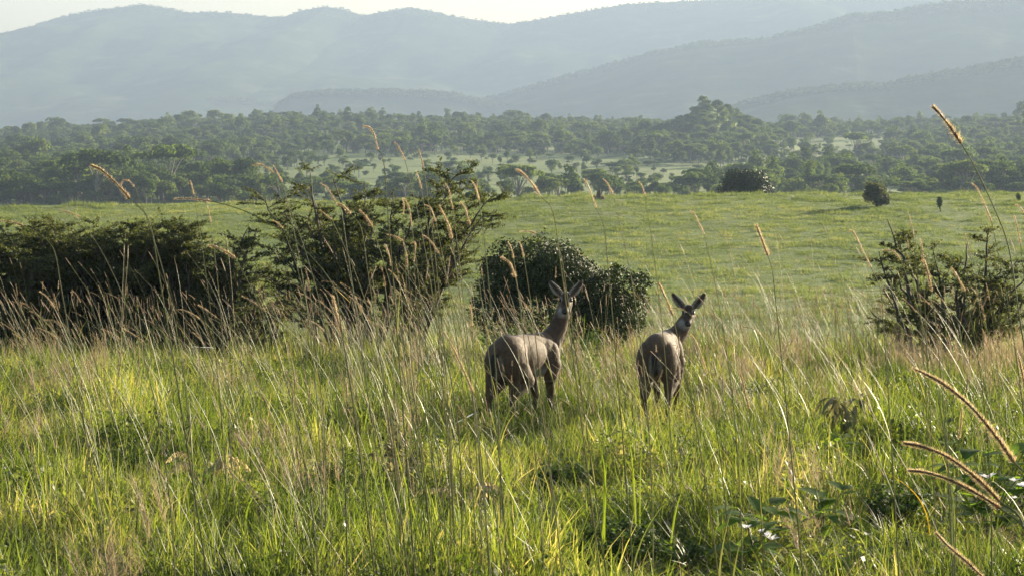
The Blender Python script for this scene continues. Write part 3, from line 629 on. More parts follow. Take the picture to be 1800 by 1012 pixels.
thorn_tree('thorn_shrub', 450, 38.5, mound_tips(400, 520, 470, 10, 560, 0.5, 0.8), 'small loose thorn shrub between the left thicket and the central tree', 'thorn bush', start=0.2, twig=0.4)
# right thorn bush
T = [(1560, 386, 0.2, 0.45), (1575, 410, 0.4, 0.5), (1735, 407, 0.2, 0.8), (1700, 430, 0.3, 0.8), (1790, 455, 0.4, 0.9), (1820, 470, -0.3, 1), (1545, 442, 0.2, 0.8), (1560, 470, -0.4, 1), (1530, 545, 0.2, 0.4), (1560, 520, 0.6, 1), (1600, 460, 0.3, 1), (1640, 440, -0.4, 1), (1660, 480, 0.5, 1.1), (1700, 480, -0.6, 1.1), (1740, 500, 0.4, 1.1), (1620, 510, -0.5, 1.1), (1780, 510, -0.3, 1.1), (1840, 500, 0.5, 1), (1690, 455, 0, 1), (1760, 470, 0.1, 1)]
thorn_tree('thorn_bush', 1690, 30, T, 'spiky thorn bush with feathery upswept branches on the right', 'thorn bush', dens=0.95, twig=0.42, start=0.25)

# dark glossy rounded bush
def glossy_bush():
    d = 32; base = gp(985, d); e = empty('glossy_bush', base); cr = Mesh(); wood = Mesh()
    for (px, py, w, h, dy, n) in ((935, 468, 85, 48, 0, 5200), (890, 505, 52, 55, 0.1, 3200), (985, 486, 80, 50, 0.1, 4700), (960, 540, 110, 60, 0, 5200), (1045, 522, 52, 50, 0.2, 2500), (1085, 560, 38, 50, 0.2, 1700), (1115, 545, 24, 42, 0.0, 600), (1060, 570, 60, 50, 0, 2600), (868, 550, 40, 50, 0, 1800), (1122, 500, 16, 18, 0.1, 160), (1085, 492, 24, 22, 0.3, 300)):
        n = int(n * 1.6); c = at(px, py, d + dy) - base; r = np.array((w, 80, h)) / F * d; dd = rand_dirs(n)
        bump = 0.68 + 0.62 * fbm(dd[:, 0] * 3 + px, dd[:, 1] * 3 + dd[:, 2] * 3.3 + 9, 8, 3)
        leaves(cr, c + dd * r * (rng.uniform(0.7, 1.04, n) * bump)[:, None], dd, 0.034 * rng.uniform(0.45, 1.6, n), 0.6, 0.8)
        for _ in range(16):
            q_ = rand_dirs(1)[0]; q_[2] = abs(q_[2]); t0 = c + q_ * r * 0.8; t1 = c + q_ * r * rng.uniform(1.05, 1.3); tube(wood, [t0, t1], [0.006, 0.002], 3); m_ = 26; leaves(cr, t0 + (t1 - t0) * rng.uniform(0.2, 1, m_)[:, None] + rng.normal(0, 0.03, (m_, 3)), rand_dirs(m_), 0.045 * rng.uniform(0.6, 1.3, m_), 0.6, 0.8)
        tube(wood, bez(np.array((rng.normal(0, 0.1), 0, -0.1)), c * np.array((0.4, 0.4, 0.6)), c + np.array((0, 0, r[2] * 0.5)), 8), np.linspace(0.03, 0.008, 8), 5)
    cr.obj('foliage', M['darkleaf'], e, smooth=False); wood.obj('branches', M['bark'], e)
    tag(e, 'dark rounded bush with small glossy leaves behind the antelopes', 'bush')
glossy_bush()

# ------------------------------------------------------------------ antelopes
def capsule(mb, a, b, ra, rb, n=14, k=8):
    a = np.array(a, float); b = np.array(b, float); ax = b - a; L = np.linalg.norm(ax); ax = ax / (L + 1e-9)
    th = np.linspace(math.pi, math.pi / 2, k); pr = [(a + ax * ra * math.cos(t), ra * math.sin(t)) for t in th]
    th = np.linspace(math.pi / 2, 0, k); pr += [(b + ax * rb * math.cos(t), rb * math.sin(t)) for t in th]
    u_ = np.cross(ax, (0.3, 0.5, 0.81)); u_ /= np.linalg.norm(u_); w_ = np.cross(ax, u_); an = np.arange(n) / n * 2 * math.pi
    v = np.stack([p[None] + max(r, 1e-4) * (np.cos(an)[:, None] * u_ + np.sin(an)[:, None] * w_) for p, r in pr])
    i = np.arange(len(pr) - 1)[:, None] * n; j = np.arange(n)[None]; j2 = (j + 1) % n
    q = np.stack([i + j, i + j2, i + n + j2, i + n + j], -1).reshape(-1, 4)[:, ::-1]
    mb.add(v.reshape(-1, 3), q)
def ellips(mb, c, r, B=None):
    """ellipsoid; B's columns are its axes"""
    m2 = Mesh(); capsule(m2, (0, 0, -1e-3), (0, 0, 1e-3), 1, 1, 20, 9); v = m2.v[0] * np.array(r)
    if B is not None: v = v @ np.array(B).T
    mb.add(v + np.array(c), m2.q[0])

def antelope(loc, heading, look_yaw, look_pitch, neck, label, hind, front, tail_side=0.0, coat=(0.084, 0.050, 0.026)):
    mb = Mesh()
    # trunk: deep chest, tucked belly, round rump
    ellips(mb, (-0.36, 0, 0.685), (0.215, 0.142, 0.165)); ellips(mb, (-0.08, 0, 0.645), (0.33, 0.138, 0.160)); ellips(mb, (0.20, 0, 0.635), (0.205, 0.125, 0.188))
    capsule(mb, (-0.40, 0, 0.73), (0.24, 0, 0.735), 0.112, 0.085); ellips(mb, (0.25, 0, 0.735), (0.14, 0.07, 0.09))
    for s in (-1, 1):
        ellips(mb, (-0.40, s * 0.085, 0.61), (0.155, 0.102, 0.18)); ellips(mb, (0.24, s * 0.084, 0.58), (0.09, 0.068, 0.165))
    # legs
    for s, (hx, kx) in zip((-1, 1), hind):
        hip = (-0.38, s * 0.085, 0.58); st = (-0.27 + hx * 0.4, s * 0.115, 0.46); hk = (-0.50 + hx, s * 0.10, 0.325); ft = (-0.465 + hx + kx, s * 0.10, 0.09); hf = (-0.43 + hx + kx, s * 0.10, 0.02)
        capsule(mb, hip, st, 0.118, 0.072); capsule(mb, st, hk, 0.070, 0.034); capsule(mb, hk, ft, 0.029, 0.020); capsule(mb, ft, hf, 0.022, 0.026)
        capsule(mb, (-0.46 + hx * 0.7, s * 0.10, 0.50), hk, 0.056, 0.030)
    for s, (fx, kx) in zip((-1, 1), front):
        sh = (0.24, s * 0.09, 0.54); el = (0.19, s * 0.095, 0.44); kn = (0.215 + fx, s * 0.085, 0.265); ft = (0.205 + fx + kx, s * 0.085, 0.085); hf = (0.235 + fx + kx, s * 0.085, 0.02)
        capsule(mb, sh, el, 0.08, 0.058); capsule(mb, el, kn, 0.050, 0.030); capsule(mb, kn, ft, 0.027, 0.019); capsule(mb, ft, hf, 0.022, 0.026)
    # neck
    n0 = np.array((0.30, 0, 0.68)); top = np.array(neck); n1 = n0 + (top - n0) * np.array((0.62, 0.55, 0.45))
    capsule(mb, n0, n1, 0.118, 0.080); capsule(mb, n1, top, 0.080, 0.060); capsule(mb, (0.24, 0, 0.76), n1, 0.06, 0.055)
    # head frame: f forward along the muzzle, r right, u up
    cy_, sy_ = math.cos(look_yaw), math.sin(look_yaw); cp, sp = math.cos(look_pitch), math.sin(look_pitch)
    f = np.array((cy_ * cp, sy_ * cp, -sp)); r_ = np.array((sy_, -cy_, 0.0)); u_ = np.cross(r_, f)
    H0 = top + np.array((0, 0, 0.045)) + f * 0.02
    def hp(a, b, c): return H0 + f * a + r_ * b + u_ * c
    BB = np.stack([f, r_, u_], 1)
    ellips(mb, hp(0.0, 0, 0.0), (0.078, 0.058, 0.062), BB); capsule(mb, top, hp(0.02, 0, -0.02), 0.055, 0.05)
    ellips(mb, hp(0.065, 0, -0.012), (0.075, 0.048, 0.050), BB); capsule(mb, hp(0.06, 0, -0.02), hp(0.165, 0, -0.033), 0.044, 0.0285); ellips(mb, hp(0.178, 0, -0.03), (0.024, 0.031, 0.025), BB)
    for s in (-1, 1): ellips(mb, hp(0.035, s * 0.045, 0.018), (0.026, 0.016, 0.017), BB)        # brow
    ears = []
    for s in (-1, 1):
        ed = r_ * s * 0.66 + u_ * 0.86 - f * 0.12; ed /= np.linalg.norm(ed); nrm = f * 0.93 + r_ * s * 0.35; nrm -= ed * np.dot(nrm, ed); nrm /= np.linalg.norm(nrm); wd = np.cross(ed, nrm)
        c = hp(-0.015, s * 0.048, 0.035) + ed * 0.082
        for k in (-1, 1):                                     # two halves meeting in a trough: a cupped ear
            wn_ = wd * 0.9 + nrm * 0.42 * k; wn_ /= np.linalg.norm(wn_); n2 = np.cross(wn_, ed)
            e2 = ed - wd * k * 0.17; e2 /= np.linalg.norm(e2)
            ellips(mb, c + wd * 0.018 * k + nrm * 0.003, (0.088, 0.029, 0.0085), np.stack([e2, wn_, n2], 1))
        capsule(mb, hp(-0.01, s * 0.035, 0.02), c - ed * 0.05, 0.022, 0.014)
        ears.append((c, ed, nrm))
    # tail
    capsule(mb, (-0.555, 0, 0.735), (-0.60, 0.01 + tail_side, 0.66), 0.026, 0.030); capsule(mb, (-0.60, 0.01 + tail_side, 0.66), (-0.605, 0.01 + tail_side, 0.53), 0.032, 0.016)
    tmp = bpy.data.objects.new('tmp', mb.data('tmp', M['bark'])); COL.objects.link(tmp)
    rm = tmp.modifiers.new('r', 'REMESH'); rm.mode = 'VOXEL'; rm.voxel_size = 0.0065
    sm = tmp.modifiers.new('s', 'SMOOTH'); sm.factor = 0.5; sm.iterations = 5
    dg = bpy.context.evaluated_depsgraph_get(); me = bpy.data.meshes.new_from_object(tmp.evaluated_get(dg)); bpy.data.objects.remove(tmp)
    me.name = 'antelope'; nv = len(me.vertices); co = np.zeros(nv * 3, np.float32); me.vertices.foreach_get('co', co); co = co.reshape(-1, 3).astype(float)
    no = np.zeros(nv * 3, np.float32); me.vertex_normals.foreach_get('vector', no); no = no.reshape(-1, 3).astype(float)
    me.polygons.foreach_set('use_smooth', np.full(len(me.polygons), True))
    coat = np.array(coat); white = np.array((0.50, 0.46, 0.40)); dark = np.array((0.018, 0.014, 0.012))
    c = np.tile(coat, (nv, 1)); 
    def mixc(w, col):
        nonlocal c
        w = np.clip(w, 0, 1)[:, None]; c = c * (1 - w) + np.array(col) * w
    x, y, z = co.T; jit = 0.02 * (fbm(x * 40, (y + z) * 40, 3, 2) - 0.5)
    mixc(np.clip((0.62 - z + jit) * 4, 0, 1) * np.clip((z - 0.40) * 5, 0, 1) * np.clip((0.32 - np.abs(x + 0.03)) * 8, 0, 1), coat * 2.6)                        # paler flanks, lightened further to put the sunlit rim into the coat
    mixc(np.clip(-no[:, 2] * 2.5 - 0.5, 0, 1) * np.clip((0.56 - z) * 20, 0, 1) * np.clip((z - 0.40) * 20, 0, 1) * np.clip((x + 0.26) * 12, 0, 1), white)            # white belly
    mixc(((z - 0.80) * 8 + jit) * (x < 0.35), coat * 0.7)                                          # darker back
    mixc(np.clip(1.2 - np.hypot((np.abs(y) - 0.035) / 0.03, (z - 0.58) / 0.11) ** 2, 0, 1) * np.clip(-no[:, 0] * 2, 0, 1) * (x < -0.3) * 0.7, white * 0.6)   # pale inner rump
    tl = ((x < -0.575) & (z > 0.47)); mixc(tl * 1.0 * (z < 0.70), dark * 1.6)                          # dark tail
    mixc(np.clip((0.32 - z) * 6, 0, 0.8) * np.clip(no[:, 0] * 2, 0, 1), dark * 2.2); mixc((0.045 - z) * 100, dark)   # dark shins, hooves
    h = co - H0; hf, hr, hu = h @ f, h @ r_, h @ u_; isn = np.linalg.norm(co - H0 - f * 0.07, axis=1) < 0.16
    throat = (np.linalg.norm(np.cross(co - n1, (top - n1) / np.linalg.norm(top - n1)), axis=1) < 0.12) & (z > n1[2] - 0.08)
    mixc(throat * (no @ f > 0.0) * 0.5 * (hf < 0.03), coat * 1.7)
    mixc(np.clip((0.135 - np.linalg.norm(co - H0 - f * 0.10, axis=1)) * 22, 0, 1) * np.clip((-0.024 - hu) * 35, 0, 1) * np.clip((hf - 0.035) * 22, 0, 1) * 0.8, white * 0.7)                                       # white chin and throat
    mixc(isn * (hu > 0.01) * (np.abs(hr) < 0.028) * (hf > 0.0) * 0.8, coat * 0.42)                       # dark blaze
    mixc(isn * (hf > 0.165) * (hu > -0.045), dark)                                                    # nose
    for s in (-1, 1):
        q = np.linalg.norm(np.stack([hf - 0.05, hr - s * 0.050, hu - 0.016], -1), axis=1); mixc((0.030 - q) * 90 * (q > 0.018), white * 0.7)
    for (ec, ed, nrm) in ears:
        dd = co - ec; al = dd @ ed; on = (np.abs(al) < 0.082) & (np.linalg.norm(dd, axis=1) < 0.09); inner = on & (no @ nrm > 0.15)
        mixc(on * 1.0, coat * 0.75); wv = np.abs(dd @ np.cross(ed, nrm)); mixc(inner * (wv < 0.020) * 1.0, (0.085, 0.062, 0.05)); mixc(inner * (wv >= 0.019) * 0.8, white * 0.8)
    c4 = np.concatenate([c, np.ones((nv, 1))], 1)
    ca = me.color_attributes.new('coat', 'FLOAT_COLOR', 'POINT'); ca.data.foreach_set('color', c4.ravel().astype(np.float32))
    me.materials.clear(); me.materials.append(M['coat'])
    o = bpy.data.objects.new('antelope', me); COL.objects.link(o); o.location = loc; o.rotation_euler = (0, 0, heading); o.scale = (1.05, 1.0, 1.05)
    for s in (-1, 1):
        em = Mesh(); ellips(em, hp(0.055, s * 0.0475, 0.012), (0.0155, 0.0125, 0.0145), BB); em.obj('eye', M['eye'], o)
    nm = Mesh(); ellips(nm, hp(0.196, 0, -0.026), (0.010, 0.020, 0.014), BB); nm.obj('nose', M['eye'], o)
    # short hairs along the coat so the edge is soft
    nh = 26000; vi = rng.integers(0, nv, nh); pz = co[vi]; nn_ = no[vi]; ok = (np.linalg.norm(pz - H0, axis=1) > 0.10); pz, nn_ = pz[ok], nn_[ok]; nh = len(pz)
    fl = np.array((-0.75, 0, -0.55)); dr = nn_ * 0.40 + fl * 0.95 + rand_dirs(nh) * 0.2; dr /= np.linalg.norm(dr, axis=1)[:, None]; ss = np.cross(dr, nn_); ss /= np.linalg.norm(ss, axis=1)[:, None] + 1e-6
    fm = Mesh(); lh = rng.uniform(0.006, 0.013, nh)[:, None]; w = 0.0011
    fm.add(np.stack([pz - ss * w, pz + ss * w, pz + dr * lh], 1).reshape(-1, 3), t=np.arange(3 * nh).reshape(-1, 3))
    fo = fm.obj('fur', M['coat'], o, smooth=False); cc = np.repeat(c4[vi][ok], 3, axis=0)
    ca = fo.data.color_attributes.new('coat', 'FLOAT_COLOR', 'POINT'); ca.data.foreach_set('color', cc.ravel().astype(np.float32))
    tag(o, label, 'antelope', 'antelopes standing in the grass'); return o
M['coat'] = plain_mat('fur_coat', (0, 0, 0), None, 30, 0.75, 0.15, 0.25, attr='coat', sheen=0.12)
M['eye'] = plain_mat('dark_wet', (0.008, 0.006, 0.005), (0.012, 0.009, 0.007), 5, 0.12, 0, 0.6)
DA = 20.5
hd = R(60); face = R(-92) - hd                # heading and where the face points, in the body's frame
pa = gp(932, DA); antelope(pa, hd, face, R(24), (0.46, -0.10, 1.06), 'left antelope, side of its body showing, head turned back to the camera', [(0.04, -0.03), (-0.03, -0.03)], [(0.0, 0.0), (0.03, -0.01)], 0.0)
hd = R(79); face = R(-96) - hd
pb_ = gp(1168, DA + 0.1); antelope(pb_, hd, face, R(22), (0.43, -0.17, 0.93), 'right antelope seen from the rear, ears spread, looking back over its shoulder', [(0.05, -0.02), (-0.02, 0.0)], [(0.02, 0), (0.0, -0.01)], -0.01, coat=(0.092, 0.055, 0.028))

# ------------------------------------------------------------------ single grass stalks with seed heads
def spline(pts, n):
    pts = np.array(pts, float); k = len(pts); t = np.linspace(0, k - 1, n); i = np.minimum(t.astype(int), k - 2); f = (t - i)[:, None]
    P = np.vstack([2 * pts[0] - pts[1], pts, 2 * pts[-1] - pts[-2]]); p0, p1, p2, p3 = P[i], P[i + 1], P[i + 2], P[i + 3]
    return 0.5 * ((2 * p1) + (-p0 + p2) * f + (2 * p0 - 5 * p1 + 4 * p2 - p3) * f ** 2 + (-p0 + 3 * p1 - 3 * p2 + p3) * f ** 3)

def head_mesh(path, r, nb, mb):
    k = len(path); t = np.linspace(0, 1, k); ph = rng.uniform(0, 99); rr = r * 0.42 * np.clip(np.minimum(t * 9 + 0.3, (1 - t) * 3.5 + 0.12), 0.12, 1) * (0.6 + 0.8 * vnoise(t * 9 + ph, t * 0)); tube(mb, path, rr, 5)
    s = rng.uniform(0, 1, nb) ** 1.12 * (k - 1); thick = 0.45 + 1.0 * vnoise(s / (k - 1) * 7 + ph, s * 0); kp = rng.uniform(0, 1.0, nb) < thick + 0.1; s = s[kp]; thick = thick[kp]; nb = len(s); i = np.minimum(s.astype(int), k - 2); p = path[i] + (path[i + 1] - path[i]) * (s - i)[:, None]
    d = path[i + 1] - path[i]; d /= np.linalg.norm(d, axis=1)[:, None] + 1e-9; a = rand_dirs(nb); a -= d * np.sum(a * d, 1)[:, None]; a /= np.linalg.norm(a, axis=1)[:, None] + 1e-9
    # spikelets hugging the axis, then finer longer bristles
    g = a * 0.8 + d * rng.uniform(0.3, 1.1, nb)[:, None]; g /= np.linalg.norm(g, axis=1)[:, None]; br = rng.uniform(0, 1, nb) > 0.45; ln = r * (0.55 + 0.5 * thick) * np.where(br, rng.uniform(1.6, 2.7, nb), rng.uniform(0.6, 1.2, nb)) * (1.05 - 0.5 * s / (k - 1)); w = np.where(br, r * 0.05, r * 0.17)[:, None]
    sd = np.cross(g, rand_dirs(nb)); sd /= np.linalg.norm(sd, axis=1)[:, None] + 1e-9; p = p + a * r * 0.2
    V = np.stack([p - sd * w, p + sd * w, p + g * ln[:, None]], 1)
    for mi, sel in ((0, ~br), (1, br)): mb.add(V[sel].reshape(-1, 3), t=np.arange(3 * sel.sum()).reshape(-1, 3), m=mi)

def stalk(head_px, d, base_px, label, r=0.0046, dark=False, nb=None, mid=None, hook=0.0, base_d=None, stem_r=0.003):
    """one tall grass stem: head_px lists photo points tip -> foot of the seed head; the stem runs on to the ground"""
    bd = base_d or d + rng.uniform(-0.4, 0.4); base = gp(base_px, bd)
    hp_ = [at(x, y, d) for x, y in head_px]; foot = hp_[-1]
    tg = hp_[-1] - hp_[-2]; tg /= np.linalg.norm(tg); L = np.linalg.norm(foot - base)
    m_ = [at(x, y, d) for x, y in (mid or [])]
    start = m_[-1] if m_ else foot
    c1 = start + (tg * 0.30 * L if not m_ else (m_[-1] - (m_[-2] if len(m_) > 1 else foot)) * 0.6)
    lower = bez(start, c1 * 0.6 + (start * 0.35 + base * 0.65) * 0.4, base + np.array((0, 0, -0.03)), 8)[1:]
    stem = spline([foot] + m_ + list(lower), 40) - base
    e = empty('grass_stalk', base); sm_ = Mesh(); tube(sm_, stem, np.linspace(stem_r * 0.55, stem_r * 1.25, 40), 4)
    for k in range(2):
        j = rng.integers(20, 36); blades(sm_, stem[j][None], rng.uniform(0.25, 0.45, 1), rng.uniform(0, 6.28, 1), np.array([0.5]), 0.008, 6)
    sm_.obj('stem', M['stem'], e)
    hpath = spline(np.array(hp_)[::-1], 24) - base; hl = np.sum(np.linalg.norm(np.diff(hpath, axis=0), axis=1)); mb = Mesh()
    head_mesh(hpath, r, nb or int(1300 * hl / 0.15), mb); mb.obj('seed_head', [M['head_dark' if dark else 'head'], M['bristle']], e, smooth=False)
    tag(e, label, 'grass stalk', 'tall seeding grass stalks'); return e

S = [
 ([(160, 291), (178, 299), (205, 323), (228, 349)], 7.4, 420, 'thick straight seed head leaning left above the left thorn thicket', dict(r=0.0062, dark=True, mid=[(262, 388)])),
 ([(213, 326), (216, 318), (226, 318), (237, 329)], 11, 330, 'small curled hooked seed head just right of the thick leaning one', {}),
 ([(306, 350), (325, 349), (350, 351), (372, 354)], 8.2, 690, 'seed head lying level at the end of a long arching stem', dict(r=0.0042, dark=True, mid=[(410, 364), (455, 383), (520, 425), (585, 500)])),
 ([(444, 291), (455, 289), (468, 294), (482, 305)], 10.5, 600, 'curved drooping seed head left of the central thorn tree crown', dict(dark=True)),
 ([(480, 290), (488, 304), (497, 321)], 12, 560, 'slim upright head touching the curved one, over the far wood', {}),
 ([(108, 370), (122, 374), (142, 382)], 10.5, 300, 'bent seed head at the top left edge of the left thicket', {}),
 ([(3, 388), (20, 390), (42, 397)], 10, 210, 'arching brown seed head at the left edge over the thorn bush', dict(dark=True, mid=[(70, 412), (95, 440)])),
 ([(334, 317), (337, 327), (341, 342)], 13, 400, 'tiny pale head above the level seed head', {}),
 ([(365, 362), (368, 375), (371, 391)], 14, 410, 'thin pale head hanging below the level seed head', {}),
 ([(365, 432), (380, 434), (398, 443), (415, 454)], 9.5, 560, 'plump bent seed head in front of the right end of the left thicket', dict(r=0.0055)),
 ([(638, 222), (650, 225), (659, 240), (664, 264)], 9.6, 740, 'highest hooked seed head over the central thorn tree', dict(dark=True, mid=[(674, 282)])),
 ([(694, 250), (702, 262), (712, 281)], 11.5, 790, 'short brown head right of the highest hooked one', dict(dark=True)),
 ([(736, 263), (740, 277), (745, 296)], 11.5, 800, 'upright head above the long right limb of the thorn tree', dict(dark=True)),
 ([(731, 300), (736, 314), (741, 332)], 12, 800, 'short upright head just below the one over the long limb', {}),
 ([(782, 322), (789, 334), (792, 350), (796, 368)], 12, 850, 'thin curved head beside the tip of the long thorn limb', {}),
 ([(829, 318), (836, 330), (842, 352)], 13, 880, 'split pale head at the right end of the thorn tree', {}),
 ([(840, 317), (838, 332), (842, 350)], 13.2, 885, 'twin of the split pale head at the right end of the thorn tree', {}),
 ([(563, 323), (575, 331), (590, 355)], 10, 720, 'long drooping head over the left crown of the thorn tree', dict(mid=[(600, 372)])),
 ([(592, 358), (603, 362), (617, 377)], 9.8, 740, 'curved golden head on a long slanting stem at the thorn tree centre', dict(r=0.006, mid=[(635, 402)])),
 ([(562, 369), (572, 378), (584, 387)], 11, 700, 'short slanting head in the left of the thorn tree', {}),
 ([(631, 369), (642, 380), (655, 399)], 10.2, 760, 'bright orange head in the middle of the thorn tree', dict(r=0.006)),
 ([(708, 348), (710, 362), (709, 378)], 12, 770, 'small upright pale head in the upper thorn tree', {}),
 ([(710, 348), (719, 366), (724, 398)], 11, 800, 'long thin head bowing right in the upper thorn tree', {}),
 ([(746, 360), (757, 366), (766, 390)], 11.5, 840, 'arched head in the right half of the thorn tree', {}),
 ([(772, 361), (780, 378), (789, 398), (794, 420)], 9.8, 880, 'stout bright head right of centre in the thorn tree', dict(r=0.006)),
 ([(809, 356), (818, 368), (826, 396)], 10.5, 900, 'stout pale head at the right side of the thorn tree', dict(r=0.0055)),
 ([(480, 388), (489, 393), (498, 402)], 12, 560, 'short head left of the thorn tree trunk', {}),
 ([(680, 412), (695, 416), (708, 423)], 11, 800, 'almost level head in the lower thorn tree', {}),
 ([(743, 413), (757, 424), (772, 446)], 11, 860, 'arching head in the lower right of the thorn tree', {}),
 ([(678, 430), (684, 448), (688, 468)], 12, 760, 'upright head below the middle of the thorn tree', {}),
 ([(707, 420), (714, 446), (716, 470)], 12.5, 790, 'upright rusty head below the right of the thorn tree', dict(dark=True)),
 ([(722, 428), (730, 428), (728, 460)], 13, 790, 'pale upright head in front of the lower thorn branches', {}),
 ([(908, 298), (920, 306), (936, 324), (950, 346)], 9.2, 1085, 'bright golden head over the plain edge between the trees', dict(r=0.006, mid=[(972, 372)])),
 ([(1026, 314), (1034, 328), (1041, 345), (1048, 366)], 10, 1130, 'tall slim head crossing the far edge of the plain', dict(mid=[(1062, 400)])),
 ([(1060, 315), (1068, 323), (1078, 342)], 12, 1150, 'shorter slim head just right of the tall slim one', {}),
 ([(1123, 320), (1129, 328), (1134, 345)], 13, 1190, 'small head at the plain edge above the right antelope', {}),
 ([(1213, 371), (1222, 378), (1230, 396), (1238, 412)], 11, 1310, 'pale head over the plain right of the antelopes', {}),
 ([(1329, 395), (1335, 410), (1342, 428), (1350, 450)], 9.6, 1440, 'stout orange seed head standing over the empty plain', dict(r=0.0075, mid=[(1358, 478)])),
 ([(1493, 405), (1500, 409), (1512, 430), (1531, 470)], 10, 1600, 'hooked seed head left of the right hand thorn bush', dict(mid=[(1548, 510)])),
 ([(1640, 188), (1652, 200), (1672, 226), (1690, 253)], 7.2, 1960, 'tallest ragged seed head reaching the mountains at the upper right', dict(r=0.0085, dark=True, mid=[(1712, 290), (1745, 360), (1772, 430)], stem_r=0.003)),
 ([(1708, 322), (1718, 332), (1730, 358), (1743, 390)], 10.5, 1840, 'thin pale head drooping left of the tallest stem', {}),
 ([(1785, 360), (1793, 364), (1800, 376)], 11, 1870, 'small hooked head at the right edge above the thorn bush', {}),
 ([(1783, 380), (1788, 400), (1794, 430)], 10.5, 1850, 'upright pale head at the right edge of the plain', {}),
 ([(1596, 372), (1600, 386), (1603, 400)], 15, 1640, 'small pale head below the lone ragged bush', {}),
 ([(1552, 440), (1570, 442), (1584, 458)], 11, 1690, 'arched orange head on the left of the right hand thorn bush', {}),
 ([(1618, 420), (1621, 440), (1622, 462)], 12, 1660, 'upright pale head in the right hand thorn bush', {}),
 ([(1624, 458), (1630, 475), (1638, 512)], 10.5, 1690, 'stout rusty head in front of the right hand thorn bush', dict(r=0.0065, dark=True)),
 ([(1672, 470), (1684, 488), (1696, 512)], 11, 1750, 'slanting pink brown head in front of the right hand thorn bush', dict(r=0.006)),
 ([(914, 407), (930, 407), (943, 411)], 10, 1090, 'level head above the dark glossy bush', dict(mid=[(968, 427), (985, 445)])),
 ([(893, 425), (899, 437), (903, 455)], 12, 960, 'upright head on the left of the dark glossy bush', {}),
 ([(913, 425), (917, 436), (921, 452)], 12.2, 980, 'second upright head on the left of the dark glossy bush', {}),
 ([(880, 452), (896, 462), (906, 488)], 11, 1000, 'large drooping rusty head over the dark glossy bush', dict(r=0.007)),
 ([(1157, 497), (1164, 510), (1173, 530), (1182, 553)], 9.2, 1290, 'thick rusty seed head leaning beside the right antelope ears', dict(r=0.0065, dark=True)),
 ([(1214, 588), (1222, 598), (1232, 622), (1243, 656)], 9.6, 1300, 'golden seed head hanging in front of the right antelope shoulder', dict(r=0.005)),
 ([(585, 520), (589, 540), (594, 560), (600, 582)], 11.5, 670, 'broad straw coloured head below the thorn tree', dict(r=0.009)),
 ([(826, 535), (828, 550), (830, 573)], 12, 850, 'bright orange upright head left of the left antelope', dict(r=0.006)),
 ([(780, 582), (797, 612), (815, 650), (832, 690)], 9.5, 900, 'long slanting straw head just left of the left antelope', dict(r=0.006)),
 ([(1300, 650), (1306, 672), (1311, 695), (1317, 718)], 11, 1350, 'straight brown head right of the right antelope', dict(r=0.006, dark=True)),
 ([(1691, 715), (1690, 735), (1686, 770)], 11.5, 1690, 'upright brown head above the three big foreground heads', dict(r=0.006)),
 ([(1790, 625), (1796, 650), (1802, 680)], 10, 1840, 'dark rusty head cut by the right edge of the frame', dict(r=0.008, dark=True)),
 ([(1605, 646), (1655, 672), (1705, 712), (1750, 765), (1783, 812)], 3.3, 2150, 'uppermost of the three big furry seed heads at the lower right', dict(r=0.0042, dark=True, nb=5200, mid=[(1830, 870)])),
 ([(1588, 778), (1620, 784), (1665, 802), (1715, 838), (1757, 880)], 3.2, 2200, 'middle of the three big furry seed heads at the lower right', dict(r=0.0038, dark=True, nb=5200, mid=[(1800, 925)])),
 ([(1597, 826), (1630, 830), (1675, 845), (1720, 868), (1759, 893)], 3.2, 2230, 'lowest of the three big furry seed heads at the lower right', dict(r=0.0034, dark=True, nb=4600, mid=[(1810, 945)])),
 ([(1645, 936), (1668, 960), (1700, 987), (1730, 1016)], 4.2, 1900, 'thin golden seed head pointing up left at the bottom right', dict(r=0.004, dark=True, nb=2600)),
]
for hpx, d, bpx, lab, kw in S: stalk(hpx, d, bpx, lab, **kw)

# further stalks, copied one by one from a few kinds
kinds_s = []
for k in range(10):
    hgt = 1.0; t = np.linspace(0, 1, 14)[:, None]; lean = rng.uniform(-0.5, -0.04); yl = rng.normal(0, 0.08)
    st = np.array((0, 0, 1.0)) * t * (1 - 0.1 * t ** 3 * abs(lean) * 2) + np.array((lean, yl, 0)) * t ** 2.2
    tg = st[-1] - st[-2]; tg /= np.linalg.norm(tg); hl = rng.uniform(0.085, 0.15); bend = rng.uniform(0, 0.9)
    hh_ = np.linspace(0, 1, 10)[:, None]; hpth = st[-1] + tg * hl * hh_ + np.array((-0.35, 0, -0.5)) * bend * hl * hh_ ** 2
    a = Mesh(); tube(a, st, np.linspace(0.0028, 0.0012, 14), 3); blades(a, st[[4, 7]], np.array([0.25, 0.2]), rng.uniform(0, 6.28, 2), np.array([0.6, 0.5]), 0.007, 5)
    b = Mesh(); head_mesh(hpth, rng.uniform(0.0038, 0.0052), 420, b)
    kinds_s.append((a.data('stem', M['stem']), b.data('seed_head', [M['head' if k % 3 else 'head_dark'], M['bristle']], False)))
def szone(px, d):
    if px < 430: return 'before the left thicket' if px > 200 else 'at the left edge'
    if px < 540: return 'left of the thorn tree'
    if px < 650: return 'before the thorn tree, left half'
    if px < 740: return 'before the thorn tree, middle'
    if px < 830: return 'before the thorn tree, right half'
    if px < 1140: return 'before the dark glossy bush'
    if px < 1500: return 'against the open plain' if px > 1310 else 'by the right antelope'
    return 'before the right hand thorn bush'
cnt = 0
cl = [(690, 150, 70), (230, 190, 34), (950, 120, 36), (1330, 190, 36), (1680, 120, 30), (500, 60, 16)]
